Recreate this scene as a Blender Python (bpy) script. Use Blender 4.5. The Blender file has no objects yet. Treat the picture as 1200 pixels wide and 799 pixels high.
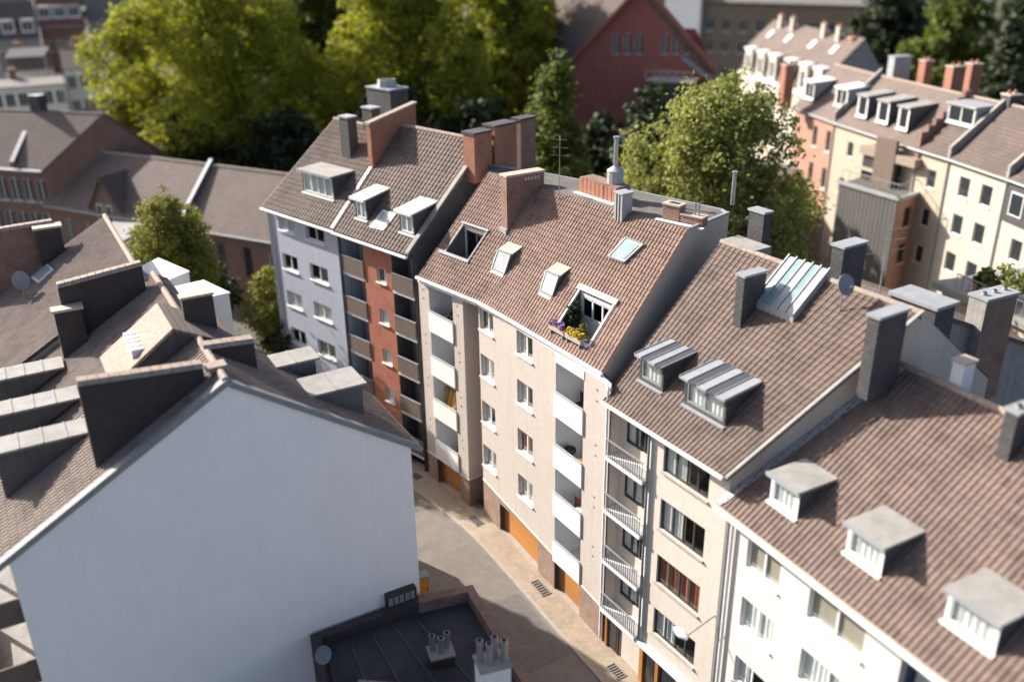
import bpy, math, random
import numpy as np
from mathutils import Vector, Matrix
random.seed(7); RNG = np.random.default_rng(7)
sc = bpy.context.scene; COL = sc.collection

# ------------------------------------------------------------------ camera
F, CX, CY, H = 1080.0, 600.0, 399.5, 31.5          # focal length and centre in photo pixels, camera height in metres
_dn = np.array([632.7-CX, 2829.5-CY, F]); _dn /= np.linalg.norm(_dn)   # vertical vanishing point
_up = -_dn; _fw = np.array([0, 0, 1.0]) - _up*_up[2]; _fw /= np.linalg.norm(_fw)
_rt = np.cross(_fw, _up); _rt = _rt if _rt[0] > 0 else -_rt
R = np.stack([_rt, _fw, _up]); C0 = np.array([0, 0, H])
cam = bpy.data.cameras.new('camera'); camo = bpy.data.objects.new('camera', cam); COL.objects.link(camo)
m4 = Matrix.Identity(4)
for i in range(3):
    m4[i][0], m4[i][1], m4[i][2], m4[i][3] = R[i, 0], -R[i, 1], -R[i, 2], C0[i]
camo.matrix_world = m4
cam.sensor_fit = 'HORIZONTAL'; cam.sensor_width = 36; cam.lens = 36*F/1200
cam.clip_start = 0.5; cam.clip_end = 3000
cam.dof.use_dof = True; cam.dof.focus_distance = 44.5; cam.dof.aperture_fstop = 0.085
sc.camera = camo
# ------------------------------------------------------------------ light
SUN_EL = math.radians(31); LXY = np.array([0.848, -0.53]); LXY /= np.linalg.norm(LXY)
w = bpy.data.worlds.new('World'); sc.world = w; w.use_nodes = True
nt = w.node_tree; bg = nt.nodes['Background']
sky = nt.nodes.new('ShaderNodeTexSky'); sky.sky_type = 'NISHITA'; sky.sun_disc = False
sky.sun_elevation = SUN_EL; sky.sun_rotation = math.atan2(-LXY[0], -LXY[1]); sky.altitude = 200; sky.dust_density = 3.0; sky.ozone_density = 0.0; sky.air_density = 0.75
nt.links.new(sky.outputs[0], bg.inputs[0]); bg.inputs[1].default_value = 0.1
sl = bpy.data.lights.new('sun', 'SUN'); sl.energy = 5.0; sl.angle = math.radians(0.5); sl.color = (1, 0.945, 0.865)
so = bpy.data.objects.new('sun', sl); COL.objects.link(so); so.location = (-60, 60, 80)
so.rotation_euler = Vector((LXY[0]*math.cos(SUN_EL), LXY[1]*math.cos(SUN_EL), -math.sin(SUN_EL))).to_track_quat('-Z', 'Y').to_euler()
vs = sc.view_settings; vs.view_transform = 'Standard'; vs.look = 'None'; vs.gamma = 1; vs.use_curve_mapping = False; vs.exposure = 1.08
sc.render.engine = 'CYCLES'; sc.cycles.max_bounces = 6; sc.cycles.transparent_max_bounces = 8

# ------------------------------------------------------------------ pixel -> place helpers
def ray(u, v):
    d = R @ np.array([u-CX, v-CY, F]); return d/np.hypot(d[0], d[1])
def Pz(u, v, z): d = ray(u, v); return C0 + d*(z-H)/d[2]            # at a known height
def Pd(u, v, D): return C0 + ray(u, v)*D                             # at a known horizontal distance
def Px(u, v, p, q):                                                  # on a vertical plane through p, q
    d = ray(u, v); n = np.array([q[1]-p[1], p[0]-q[0]]); return C0 + d*((n @ (np.array(p)[:2]-C0[:2]))/(n @ d[:2]))
class Fr:
    """Facade frame: u along the wall, d into the building, z up."""
    def __init__(s, o, e):
        s.o = np.array(o[:2], float); e = np.array(e[:2], float); s.L = np.linalg.norm(e-s.o); s.t = (e-s.o)/s.L
        n = np.array([-s.t[1], s.t[0]]); s.n = n if n @ (s.o+e) > 0 else -n
    def W(s, u, d, z): p = s.o + s.t*u + s.n*d; return (p[0], p[1], z)
    def uz(s, px, py, d=0):
        o = s.o + s.n*d; q = Px(px, py, o, o+s.t); return float((q[:2]-o) @ s.t), float(q[2])
    def ud(s, px, py, ze, sl, ov):                                   # on the roof plane z = ze + sl*(d+ov)
        d = ray(px, py); k = (ze + sl*ov - H - sl*(s.o @ s.n))/(d[2]-sl*(d[:2] @ s.n)); p = (C0 + d*k)[:2]
        return float((p-s.o) @ s.t), float((p-s.o) @ s.n)
    def sub(s, u0, d0, u1, d1):                                      # frame between two local points
        f = Fr(s.W(u0, d0, 0), s.W(u1, d1, 0)); return f

# ------------------------------------------------------------------ materials
def newmat(name):
    m = bpy.data.materials.new(name); m.use_nodes = True; t = m.node_tree; return m, t, t.nodes['Principled BSDF']
def nd(t, typ, **kw):
    n = t.nodes.new(typ)
    for k, v in kw.items():
        if k in n.inputs: n.inputs[k].default_value = v
        else: setattr(n, k, v)
    return n
def c4(c): return (c[0], c[1], c[2], 1)
def mix(t, a, b, fac, mode='MIX'):
    n = nd(t, 'ShaderNodeMix', data_type='RGBA', blend_type=mode)
    for i, x in ((6, a), (7, b)):
        if isinstance(x, tuple): n.inputs[i].default_value = c4(x)
        else: t.links.new(x, n.inputs[i])
    if isinstance(fac, (int, float)): n.inputs[0].default_value = fac
    else: t.links.new(fac, n.inputs[0])
    return n.outputs[2]
def ramp(t, x, a, b):
    n = nd(t, 'ShaderNodeMapRange'); n.inputs[1].default_value = a; n.inputs[2].default_value = b; t.links.new(x, n.inputs[0]); return n.outputs[0]
def noise(t, scale, detail=4, rough=.6, vec=None):
    n = nd(t, 'ShaderNodeTexNoise', Scale=scale, Detail=detail, Roughness=rough)
    if vec is None: vec = nd(t, 'ShaderNodeNewGeometry').outputs['Position']
    t.links.new(vec, n.inputs['Vector']); return n.outputs[0]
def bump(t, bs, h, strength=.3, dist=.02):
    b = nd(t, 'ShaderNodeBump', Strength=strength, Distance=dist); t.links.new(h, b.inputs['Height']); t.links.new(b.outputs[0], bs.inputs['Normal'])
def plain(name, col, rough=.7, var=.12, scale=3.0, metal=0.0, bmp=.15, stain=None, streak=0):
    m, t, bs = newmat(name); bs.inputs['Roughness'].default_value = rough; bs.inputs['Metallic'].default_value = metal
    dark = tuple(c*(1-2*var) for c in col); lite = tuple(min(1, c*(1+var)) for c in col)
    o = mix(t, dark, lite, ramp(t, noise(t, scale), .25, .75))
    if stain: o = mix(t, o, stain, ramp(t, noise(t, scale*.23, 6, .7), .5, .8))
    if streak:
        mp = nd(t, 'ShaderNodeMapping'); mp.inputs['Scale'].default_value = (2.2, 2.2, .12)
        t.links.new(nd(t, 'ShaderNodeNewGeometry').outputs['Position'], mp.inputs[0])
        o = mix(t, o, tuple(c*.62 for c in col), ramp(t, noise(t, 1.6, 5, .6, mp.outputs[0]), .48, .85)) if streak == 1 else mix(t, o, tuple(c*(.8 if streak == 2 else .93) for c in col), ramp(t, noise(t, 1.6, 5, .6, mp.outputs[0]), .5, .9))
    t.links.new(o, bs.inputs['Base Color'])
    if bmp: bump(t, bs, noise(t, 40, 3), bmp, .01)
    return m
def brick(name, c1, c2, mortar, bw=.24, bh=.075, ms=.012, rough=.85, bias=0.0, dist=.012):
    m, t, bs = newmat(name); bs.inputs['Roughness'].default_value = rough
    uv = nd(t, 'ShaderNodeUVMap', uv_map='m')
    b = nd(t, 'ShaderNodeTexBrick', Scale=1.0); b.inputs['Mortar Size'].default_value = ms; b.inputs['Bias'].default_value = bias
    b.inputs['Brick Width'].default_value = bw; b.inputs['Row Height'].default_value = bh
    b.inputs['Color1'].default_value = c4(c1); b.inputs['Color2'].default_value = c4(c2); b.inputs['Mortar'].default_value = c4(mortar)
    t.links.new(uv.outputs[0], b.inputs['Vector'])
    o = mix(t, b.outputs[0], tuple(x*.55 for x in c1), ramp(t, noise(t, 1.3, 6, .7), .45, .85))
    t.links.new(o, bs.inputs['Base Color'])
    inv = nd(t, 'ShaderNodeMath', operation='SUBTRACT'); inv.inputs[0].default_value = 1; t.links.new(b.outputs['Fac'], inv.inputs[1])
    bump(t, bs, inv.outputs[0], .6, dist); return m
def tilemat(name, a, b, c, single=False):
    m, t, bs = newmat(name); bs.inputs['Roughness'].default_value = .8
    if single: r0 = nd(t, 'ShaderNodeObjectInfo').outputs['Random']
    else:
        uv = nd(t, 'ShaderNodeUVMap', uv_map='tile'); wn = nd(t, 'ShaderNodeTexWhiteNoise', noise_dimensions='2D')
        t.links.new(uv.outputs[0], wn.inputs['Vector']); r0 = wn.outputs[0]
    o = mix(t, a, b, r0)
    pw = nd(t, 'ShaderNodeMath', operation='POWER'); t.links.new(r0, pw.inputs[0]); pw.inputs[1].default_value = 6
    o = mix(t, o, c, pw.outputs[0])
    o = mix(t, o, tuple(x*.5 for x in a), ramp(t, noise(t, .9, 6, .7), .42, .8))
    o = mix(t, o, (.30, .26, .20), ramp(t, noise(t, 7, 5, .75), .62, .8))
    t.links.new(o, bs.inputs['Base Color']); bump(t, bs, noise(t, 30, 3), .25, .01); return m
def rooffar(name, a, b):                                              # distant tiled roofs: rows only as darker joint lines in the colour
    m, t, bs = newmat(name); bs.inputs['Roughness'].default_value = .85
    uv = nd(t, 'ShaderNodeUVMap', uv_map='m'); bt = nd(t, 'ShaderNodeTexBrick', Scale=1.0)
    bt.inputs['Brick Width'].default_value = .3; bt.inputs['Row Height'].default_value = .34; bt.inputs['Mortar Size'].default_value = .03; bt.offset = 0
    bt.inputs['Color1'].default_value = c4(a); bt.inputs['Color2'].default_value = c4(b); bt.inputs['Mortar'].default_value = c4(tuple(x*.5 for x in a))
    t.links.new(uv.outputs[0], bt.inputs['Vector'])
    o = mix(t, bt.outputs[0], tuple(x*.6 for x in a), ramp(t, noise(t, .5, 6, .7), .45, .8)); t.links.new(o, bs.inputs['Base Color']); return m
def glassmat(name, tint=(.96, .98, .98), clear=1.0):
    m, t, bs = newmat(name); t.nodes.remove(bs); out = t.nodes['Material Output']
    tr = nd(t, 'ShaderNodeBsdfTransparent'); tr.inputs[0].default_value = c4(tuple(x*clear for x in tint))
    gl = nd(t, 'ShaderNodeBsdfGlossy', Roughness=.04); lw = nd(t, 'ShaderNodeLayerWeight', Blend=.5); pw = nd(t, 'ShaderNodeMath', operation='POWER'); t.links.new(lw.outputs['Facing'], pw.inputs[0]); pw.inputs[1].default_value = 3
    fr = nd(t, 'ShaderNodeMapRange'); fr.inputs[3].default_value = .04; fr.inputs[4].default_value = .6; t.links.new(pw.outputs[0], fr.inputs[0])
    mx = nd(t, 'ShaderNodeMixShader'); t.links.new(fr.outputs[0], mx.inputs[0]); t.links.new(tr.outputs[0], mx.inputs[1]); t.links.new(gl.outputs[0], mx.inputs[2])
    t.links.new(mx.outputs[0], out.inputs[0]); return m
def leafmat(name, a, b, tr=.35):
    m, t, bs = newmat(name); bs.inputs['Roughness'].default_value = .65
    at = nd(t, 'ShaderNodeAttribute', attribute_name='rnd'); o = mix(t, a, b, at.outputs['Fac'])
    t.links.new(o, bs.inputs['Base Color']); out = t.nodes['Material Output']
    tl = nd(t, 'ShaderNodeBsdfTranslucent'); t.links.new(mix(t, o, (1, .95, .25), .35, 'MULTIPLY'), tl.inputs[0])
    mx = nd(t, 'ShaderNodeMixShader'); mx.inputs[0].default_value = tr
    t.links.new(bs.outputs[0], mx.inputs[1]); t.links.new(tl.outputs[0], mx.inputs[2]); t.links.new(mx.outputs[0], out.inputs[0]); return m
def woodmat(name, a, b):
    m, t, bs = newmat(name); bs.inputs['Roughness'].default_value = .5
    mp = nd(t, 'ShaderNodeMapping'); mp.inputs['Scale'].default_value = (1.5, 1.5, 14); t.links.new(nd(t, 'ShaderNodeNewGeometry').outputs['Position'], mp.inputs[0])
    o = mix(t, a, b, ramp(t, noise(t, 3, 5, .6, mp.outputs[0]), .3, .7)); o = mix(t, o, tuple(x*.7 for x in a), nd(t, 'ShaderNodeObjectInfo').outputs['Random'])
    t.links.new(o, bs.inputs['Base Color']); return m

MT = dict(
 stucco=plain('stucco_beige', (.52, .455, .405), .9, .07, 6, stain=(.46, .40, .355), streak=2),
 stucco_mid=plain('stucco_cream', (.60, .53, .46), .9, .06, 5, streak=2),
 stucco_white=plain('stucco_white', (.62, .585, .54), .9, .05, 5, streak=2),
 wall_white=plain('blank_wall_white', (.89, .86, .855), .9, .02, .6, stain=(.85, .815, .81), bmp=.05, streak=3),
 stucco_grey=plain('stucco_bluegrey', (.42, .45, .52), .9, .06, 4, streak=2),
 render_grey=plain('render_grey', (.30, .28, .265), .9, .12, 2.5, streak=1),
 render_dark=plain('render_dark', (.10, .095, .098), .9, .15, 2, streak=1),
 board=plain('board_grey', (.115, .105, .10), .8, .12, 3, streak=1),
 cream=plain('render_cream', (.46, .385, .30), .9, .06, 3, streak=2),
 pale=plain('render_pale', (.47, .42, .36), .9, .06, 3, streak=2),
 white=plain('white_paint', (.80, .79, .77), .55, .04, 3, bmp=.04),
 loggia=plain('loggia_white', (.72, .72, .73), .8, .04, 3, bmp=.05),
 frame=plain('window_frame', (.74, .74, .73), .4, .03, 3, bmp=0),
 frame_dark=plain('window_frame_dark', (.05, .05, .055), .45, .1, 3, bmp=0),
 frame_brown=plain('window_frame_brown', (.10, .065, .045), .5, .1, 3, bmp=0),
 zinc=plain('zinc', (.36, .37, .385), .6, .08, 2, metal=.25, bmp=.05, stain=(.28, .285, .29)),
 zinc_dark=plain('zinc_dark', (.10, .11, .13), .5, .12, 2, metal=.4, bmp=.05),
 steel=plain('steel', (.5, .5, .52), .35, .1, 6, metal=.8, bmp=0),
 sheet=plain('grey_sheet', (.31, .295, .275), .85, .12, 2, stain=(.22, .205, .185)),
 slate=brick('slate_cladding', (.060, .058, .064), (.085, .08, .085), (.02, .02, .022), .3, .16, .012, .7),
 bitumen=plain('bitumen', (.13, .115, .105), .95, .2, 1.5, stain=(.24, .215, .19)),
 felt_dark=plain('roof_felt_dark', (.035, .037, .042), .8, .25, 1.2, stain=(.07, .07, .07)),
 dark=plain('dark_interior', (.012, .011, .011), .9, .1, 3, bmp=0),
 brick_ch=brick('brick_chimney', (.27, .095, .058), (.13, .06, .045), (.30, .25, .22), .22, .075, .014),
 brick_base=brick('clinker_base', (.36, .19, .13), (.20, .12, .09), (.30, .25, .21), .2, .07, .016),
 brick_red=brick('brick_red', (.45, .135, .07), (.37, .11, .06), (.38, .2, .15)),
 brick_hall=brick('brick_hall', (.40, .115, .095), (.33, .10, .08), (.32, .14, .11)),
 brick_school=brick('brick_school', (.24, .125, .09), (.17, .09, .07), (.2, .14, .11)),
 brick_orange=brick('brick_orange', (.44, .23, .165), (.39, .20, .14), (.42, .27, .2)),
 brick_dark=brick('brick_dark', (.055, .042, .042), (.035, .03, .033), (.06, .052, .05)),
 brick_chr=brick('brick_chimney_red', (.42, .15, .08), (.33, .12, .07), (.3, .2, .15)),
 stone_far=brick('stone_brown', (.22, .17, .12), (.17, .13, .1), (.2, .16, .12), .5, .25, .02),
 tile_main=tilemat('tile_main', (.225, .138, .104), (.32, .205, .16), (.14, .078, .06)),
 tile_mid=tilemat('tile_mid', (.14, .096, .078), (.188, .134, .11), (.095, .06, .048)),
 tile_right=tilemat('tile_right', (.168, .115, .094), (.23, .162, .134), (.115, .075, .06)),
 tile_right1=tilemat('tile_right_single', (.168, .115, .094), (.23, .162, .134), (.115, .075, .06), True),
 tile_left=tilemat('tile_left', (0.212, 0.162, 0.132), (0.281, 0.212, 0.178), (0.153, 0.102, 0.085)),
 cap=plain('tile_cap', (.34, .27, .22), .9, .2, 6),
 roof_a=rooffar('roof_far_brown', (0.164, 0.123, 0.105), (0.205, 0.152, 0.131)),
 roof_b=rooffar('roof_far_dark', (0.119, 0.086, 0.074), (0.148, 0.107, 0.09)),
 roof_r=rooffar('roof_far_red', (.25, .10, .07), (.29, .12, .085)),
 roof_g=rooffar('roof_far_grey', (0.197, 0.18, 0.172), (0.23, 0.213, 0.205)),
 glass=glassmat('glass'), glass_sky=plain('glass_pane_dark', (.03, .035, .04), .07, .1, 2, bmp=0),
 glass_frost=plain('glass_frosted', (.36, .385, .40), .25, .06, 2, bmp=0),  # pale grey base colour stands in for sky reflected in the panes
 glass_teal=plain('glass_teal', (.22, .33, .34), .1, .1, 2, bmp=0),
 curtain=plain('curtain', (.74, .73, .70), .9, .12, 6, bmp=0), blind=plain('blind_beige', (.42, .36, .29), .9, .06, 4, bmp=0),
 curtain_red=plain('curtain_red', (.38, .13, .08), .9, .15, 6, bmp=0),
 wood=woodmat('garage_wood', (.50, .22, .06), (.40, .17, .045)), wood_dark=woodmat('wood_brown', (.09, .05, .03), (.06, .035, .022)),
 rail=plain('rail_grey', (.24, .245, .25), .7, .1, 3, bmp=0), rail_brown=plain('rail_brown', (.16, .115, .09), .8, .12, 4),
 asphalt=plain('asphalt', (.20, .175, .155), .95, .10, 2.0, stain=(.15, .13, .115), bmp=.3), asphalt2=plain('asphalt_patch', (.155, .14, .13), .95, .12, 2.5, bmp=.3),
 paving=brick('paving', (.40, .32, .24), (.36, .29, .22), (.30, .24, .18), .3, .3, .01, .95, dist=.004), kerb=plain('kerb_stone', (.38, .34, .29), .9, .1, 4),
 ground=plain('yard_ground', (.11, .105, .085), .95, .2, .3, stain=(.06, .075, .035)), grass=plain('grass_ground', (.045, .065, .022), .95, .3, .5),
 terracotta=plain('terracotta', (.42, .16, .08), .8, .1, 6), yellow=plain('yellow_fabric', (.70, .42, .07), .8, .08, 6), black=plain('black_metal', (.02, .02, .022), .5, .1, 4, bmp=0),
 orange=plain('orange_paint', (.65, .27, .03), .6, .1, 3), blue=plain('blue_blind', (.045, .07, .16), .5, .1, 3), bark=plain('bark', (.10, .075, .055), .95, .25, 3, bmp=.5),
 tan=plain('tan_sheet', (.45, .38, .31), .8, .08, 3), dish=plain('dish_grey', (.20, .22, .25), .5, .08, 3, bmp=0), hill=plain('wood_hill', (.02, .032, .013), .95, .3, .3),
)
# ------------------------------------------------------------------ geometry kit
def V(p): return np.array(p, float)
class M:
    def __init__(s): s.v = []; s.f = []; s.mi = []
    def face(s, pts, mi=0):
        i = len(s.v); s.v += [tuple(map(float, p)) for p in pts]; s.f.append(tuple(range(i, i+len(pts)))); s.mi.append(mi); return s
    def hexa(s, b, t, mi=0):                                          # bottom and top rings
        s.face(b[::-1], mi); s.face(t, mi); n = len(b)
        for i in range(n): s.face([b[i], b[(i+1) % n], t[(i+1) % n], t[i]], mi)
        return s
    def prism(s, pts, vec, mi=0): vec = V(vec); return s.hexa([V(p) for p in pts], [V(p)+vec for p in pts], mi)
    def box(s, fr, u0, u1, d0, d1, z0, z1, mi=0):
        P = lambda z: [fr.W(u0, d0, z), fr.W(u1, d0, z), fr.W(u1, d1, z), fr.W(u0, d1, z)]
        return s.hexa(P(z0), P(z1), mi)
    def slab(s, a, b, c, d, th, mi=0):                                # thin sheet through 4 points, thickness down its normal
        a, b, c, d = map(V, (a, b, c, d)); n = np.cross(b-a, d-a); n /= np.linalg.norm(n)
        if n[2] < 0: n = -n
        return s.hexa([a-n*th, b-n*th, c-n*th, d-n*th], [a, b, c, d], mi)
    def bar(s, p, q, wd, mi=0):                                       # square bar
        p, q = V(p), V(q); x = q-p; x /= np.linalg.norm(x); a = np.cross(x, [0, 0, 1]) if abs(x[2]) < .95 else np.cross(x, [1, 0, 0])
        a /= np.linalg.norm(a); b = np.cross(x, a); a *= wd/2; b *= wd/2
        return s.hexa([p-a-b, p+a-b, p+a+b, p-a+b], [q-a-b, q+a-b, q+a+b, q-a+b], mi)
    def tube(s, p, q, r0, r1=None, n=9, mi=0):
        r1 = r0 if r1 is None else r1; p, q = V(p), V(q); x = q-p; x /= np.linalg.norm(x); a = np.cross(x, [0, 0, 1]) if abs(x[2]) < .95 else np.cross(x, [1, 0, 0])
        a /= np.linalg.norm(a); b = np.cross(x, a); A = [2*math.pi*i/n for i in range(n)]
        return s.hexa([p+r0*(a*math.cos(t)+b*math.sin(t)) for t in A], [q+r1*(a*math.cos(t)+b*math.sin(t)) for t in A], mi)
    def disc(s, c, ax, r, depth=.12, n=16, mi=0):                     # shallow dish
        c, ax = V(c), V(ax); ax /= np.linalg.norm(ax); a = np.cross(ax, [0, 0, 1]); a /= np.linalg.norm(a); b = np.cross(ax, a)
        rings = [[c + ax*depth*(k/4)**2 + r*(k/4)*(a*math.cos(2*math.pi*i/n)*.88+b*math.sin(2*math.pi*i/n)) for i in range(n)] for k in (1, 2, 3, 4)]
        for off in (0, -.03):
            o = ax*off; s.face([p+o for p in rings[0]], mi)
            for k in range(3):
                for i in range(n): s.face([rings[k][i]+o, rings[k][(i+1) % n]+o, rings[k+1][(i+1) % n]+o, rings[k+1][i]+o], mi)
        for i in range(n): s.face([rings[3][i], rings[3][(i+1) % n], rings[3][(i+1) % n]-ax*.03, rings[3][i]-ax*.03], mi)
        return s
    def blob(s, c, r, seed=0, n=(7, 5), mi=0):
        rg = random.Random(seed); c = V(c); P = []
        for j in range(n[1]+1):
            th = math.pi*j/n[1]; P.append([c + V((r[0]*math.sin(th)*math.cos(2*math.pi*i/n[0]), r[1]*math.sin(th)*math.sin(2*math.pi*i/n[0]), r[2]*math.cos(th)))*rg.uniform(.75, 1.15) for i in range(n[0])])
        for j in range(n[1]):
            for i in range(n[0]): s.face([P[j][i], P[j+1][i], P[j+1][(i+1) % n[0]], P[j][(i+1) % n[0]]], mi)
        return s
    def wall(s, fr, u0, u1, z0, z1, ops, mi=0, d=0.0, rev=.18, rmi=None):
        """Sheet wall with real openings (u0,u1,z0,z1) and their reveals."""
        rmi = mi if rmi is None else rmi
        us = sorted({u0, u1, *[o[0] for o in ops], *[o[1] for o in ops]}); zs = sorted({z0, z1, *[o[2] for o in ops], *[o[3] for o in ops]})
        us = [u for u in us if u0-1e-6 <= u <= u1+1e-6]; zs = [z for z in zs if z0-1e-6 <= z <= z1+1e-6]
        for a, b in zip(us, us[1:]):
            run = None
            for c, e in zip(zs, zs[1:]):
                mu, mz = (a+b)/2, (c+e)/2; hole = any(o[0] < mu < o[1] and o[2] < mz < o[3] for o in ops)
                if not hole: s.face([fr.W(a, d, c), fr.W(b, d, c), fr.W(b, d, e), fr.W(a, d, e)], mi)
        for o in ops:
            r = rev if len(o) < 5 else o[4]; A = [(o[0], o[2]), (o[1], o[2]), (o[1], o[3]), (o[0], o[3])]
            for i in range(4):
                p, q = A[i], A[(i+1) % 4]; s.face([fr.W(p[0], d, p[1]), fr.W(q[0], d, q[1]), fr.W(q[0], d+r, q[1]), fr.W(p[0], d+r, p[1])], rmi)
        return s
    def build(s, name, mats, parent=None, kind=None, label=None, smooth=False):
        v = np.array(s.v); root = parent
        while root is not None and root.parent is not None: root = root.parent
        if root is not None: off = np.array(root.location)
        else: off = np.array([(v[:, 0].min()+v[:, 0].max())/2, (v[:, 1].min()+v[:, 1].max())/2, v[:, 2].min()])
        me = bpy.data.meshes.new(name); me.from_pydata((v-off).tolist(), [], s.f)
        mats = mats if isinstance(mats, (list, tuple)) else [mats]
        for m in mats: me.materials.append(MT[m] if isinstance(m, str) else m)
        me.polygons.foreach_set('material_index', s.mi)
        uvl = me.uv_layers.new(name='m'); buf = np.zeros((len(me.loops), 2)); k = 0
        for f in s.f:
            P = v[list(f)]; c = P.mean(0); Q = P-c; n = np.cross(Q, np.roll(Q, -1, 0)).sum(0); L = np.linalg.norm(n); n = n/L if L > 1e-12 else np.array([0, 0, 1.])
            t = np.array([-n[1], n[0], 0]); tl = np.linalg.norm(t); t = t/tl if tl > .15 else np.array([1., 0, 0]); b = np.cross(n, t)
            buf[k:k+len(f), 0] = P @ t; buf[k:k+len(f), 1] = P @ b; k += len(f)
        uvl.data.foreach_set('uv', buf.ravel())
        if smooth: me.polygons.foreach_set('use_smooth', [True]*len(s.f))
        o = bpy.data.objects.new(name, me); COL.objects.link(o)
        if parent is not None: o.parent = parent
        else: o.location = off
        if kind: o['kind'] = kind
        if label: o['label'] = label
        return o
def thing(name, label, cat, loc, group=None):
    o = bpy.data.objects.new(name, None); COL.objects.link(o); o.location = tuple(map(float, loc)); o.empty_display_size = .3
    o['label'] = label; o['category'] = cat
    if group: o['group'] = group
    return o
def tag(o, label, cat, group=None):
    o['label'] = label; o['category'] = cat
    if group: o['group'] = group
    return o
def struct(o): o['kind'] = 'structure'; return o
def lerp(a, b, t): return V(a)+(V(b)-V(a))*t

PROF = ((0, 0), (.14, .85), (.32, 1), (.47, .2), (.74, .02))           # pan-tile cross section
def tile_arrays(S, ncol, nrow, keep, h=.045, step=.035):
    """S(c,r)->points and n(c,r)->normal for arrays of tile coordinates; returns quads and tile ids."""
    cc, rr = [], []
    for r in range(nrow):
        for c in range(ncol):
            if keep is None or keep((c+.5)/ncol, (r+.5)/nrow): cc.append(c); rr.append(r)
    cc, rr = np.array(cc), np.array(rr); quads, ids = [], []
    pr = list(PROF)+[(1.0, 0)]
    for (x0, h0), (x1, h1) in zip(pr, pr[1:]):
        P = []
        for x, hh, r0, e in ((x0, h0, 0, 1), (x1, h1, 0, 1), (x1, h1, 1.08, 0), (x0, h0, 1.08, 0)):
            p, n = S((cc+x)/ncol, np.minimum(rr+r0, nrow)/nrow); P.append(p + n*(hh*h + e*step)[..., None] if np.ndim(hh) else p + n*(hh*h + e*step))
        quads.append(np.stack(P, 1)); ids.append(np.stack([cc, rr], 1))
        p0, n0 = S((cc+x0)/ncol, rr/nrow); p1, n1 = S((cc+x1)/ncol, rr/nrow)
        quads.append(np.stack([p0-n0*.01, p1-n1*.01, P[1], P[0]], 1)); ids.append(np.stack([cc, rr], 1))
    return np.concatenate(quads), np.concatenate(ids)
def fastmesh(name, quads, mats, parent=None, ids=None, rnd=None, kind=None):
    n = len(quads); root = parent
    while root is not None and root.parent is not None: root = root.parent
    v = quads.reshape(-1, 3); off = np.array(root.location) if root is not None else np.array([v[:, 0].mean(), v[:, 1].mean(), v[:, 2].min()])
    me = bpy.data.meshes.new(name); me.vertices.add(n*4); me.vertices.foreach_set('co', (v-off).ravel()); me.loops.add(n*4); me.polygons.add(n)
    me.loops.foreach_set('vertex_index', np.arange(n*4)); me.polygons.foreach_set('loop_start', np.arange(0, n*4, 4)); me.polygons.foreach_set('loop_total', np.full(n, 4)); me.update(calc_edges=True)
    me.materials.append(MT[mats] if isinstance(mats, str) else mats)
    if ids is not None:
        uvl = me.uv_layers.new(name='tile'); uvl.data.foreach_set('uv', np.repeat(ids+.5, 4, 0).astype(float).ravel())
    if rnd is not None:
        at = me.attributes.new('rnd', 'FLOAT', 'FACE'); at.data.foreach_set('value', rnd)
    o = bpy.data.objects.new(name, me); COL.objects.link(o)
    if parent is not None: o.parent = parent
    else: o.location = off
    if kind: o['kind'] = kind
    return o
def bilin(eave, top):
    """Ruled roof surface between an eave polyline and a top polyline (same number of points)."""
    E, T = np.array(eave, float), np.array(top, float); L = np.r_[0, np.cumsum(np.linalg.norm(np.diff(E, axis=0), axis=1))]; L /= L[-1]
    def S(s, t):
        s, t = np.atleast_1d(np.asarray(s, float)), np.atleast_1d(np.asarray(t, float))
        e = np.stack([np.interp(s, L, E[:, k]) for k in range(3)], -1); q = np.stack([np.interp(s, L, T[:, k]) for k in range(3)], -1)
        p = e + (q-e)*t[:, None]; i = np.clip(np.searchsorted(L, s, 'right')-1, 0, len(E)-2)
        n = np.cross((E[i+1]-E[i]+T[i+1]-T[i])/2, q-e); n /= np.linalg.norm(n, axis=1)[:, None]; n[n[:, 2] < 0] *= -1; return p, n
    return S
def tiled_roof(parent, eave, top, mat, wt=.3, lt=.34, keep=None, under=True, h=.045, name='roof_tiles', holes=()):
    S = bilin(eave, top); L = sum(np.linalg.norm(V(b)-V(a)) for a, b in zip(eave, eave[1:])); D = np.linalg.norm(V(top[0])-V(eave[0]))
    D = (D+np.linalg.norm(V(top[-1])-V(eave[-1])))/2
    def kp(s, t):
        if any(a < s < b and c < t < d for a, b, c, d in holes): return False
        return keep is None or keep(s, t)
    q, ids = tile_arrays(S, max(2, round(L/wt)), max(2, round(D/lt)), kp, h)
    o = fastmesh(name, q, mat, parent, ids, kind='stuff'); return S
def roof_st(S, px, py):                                               # roof coordinates under a pixel
    s, t = .5, .5
    for _ in range(25):
        p, n = S(s, t); d = ray(px, py); k = ((p[0]-C0) @ n[0])/(d @ n[0]); q = C0+d*k
        e = 1e-3; ps = (S(s+e, t)[0][0]-S(s-e, t)[0][0])/(2*e); pt = (S(s, t+e)[0][0]-S(s, t-e)[0][0])/(2*e)
        ds = np.linalg.lstsq(np.stack([ps, pt], 1), q-p[0], rcond=None)[0]; s = float(np.clip(s+ds[0]*.8, -.3, 1.3)); t = float(np.clip(t+ds[1]*.8, -.3, 1.5))
    return s, t
def rp(S, s, t, up=0.0): p, n = S(s, t); return p[0]+n[0]*up

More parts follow.
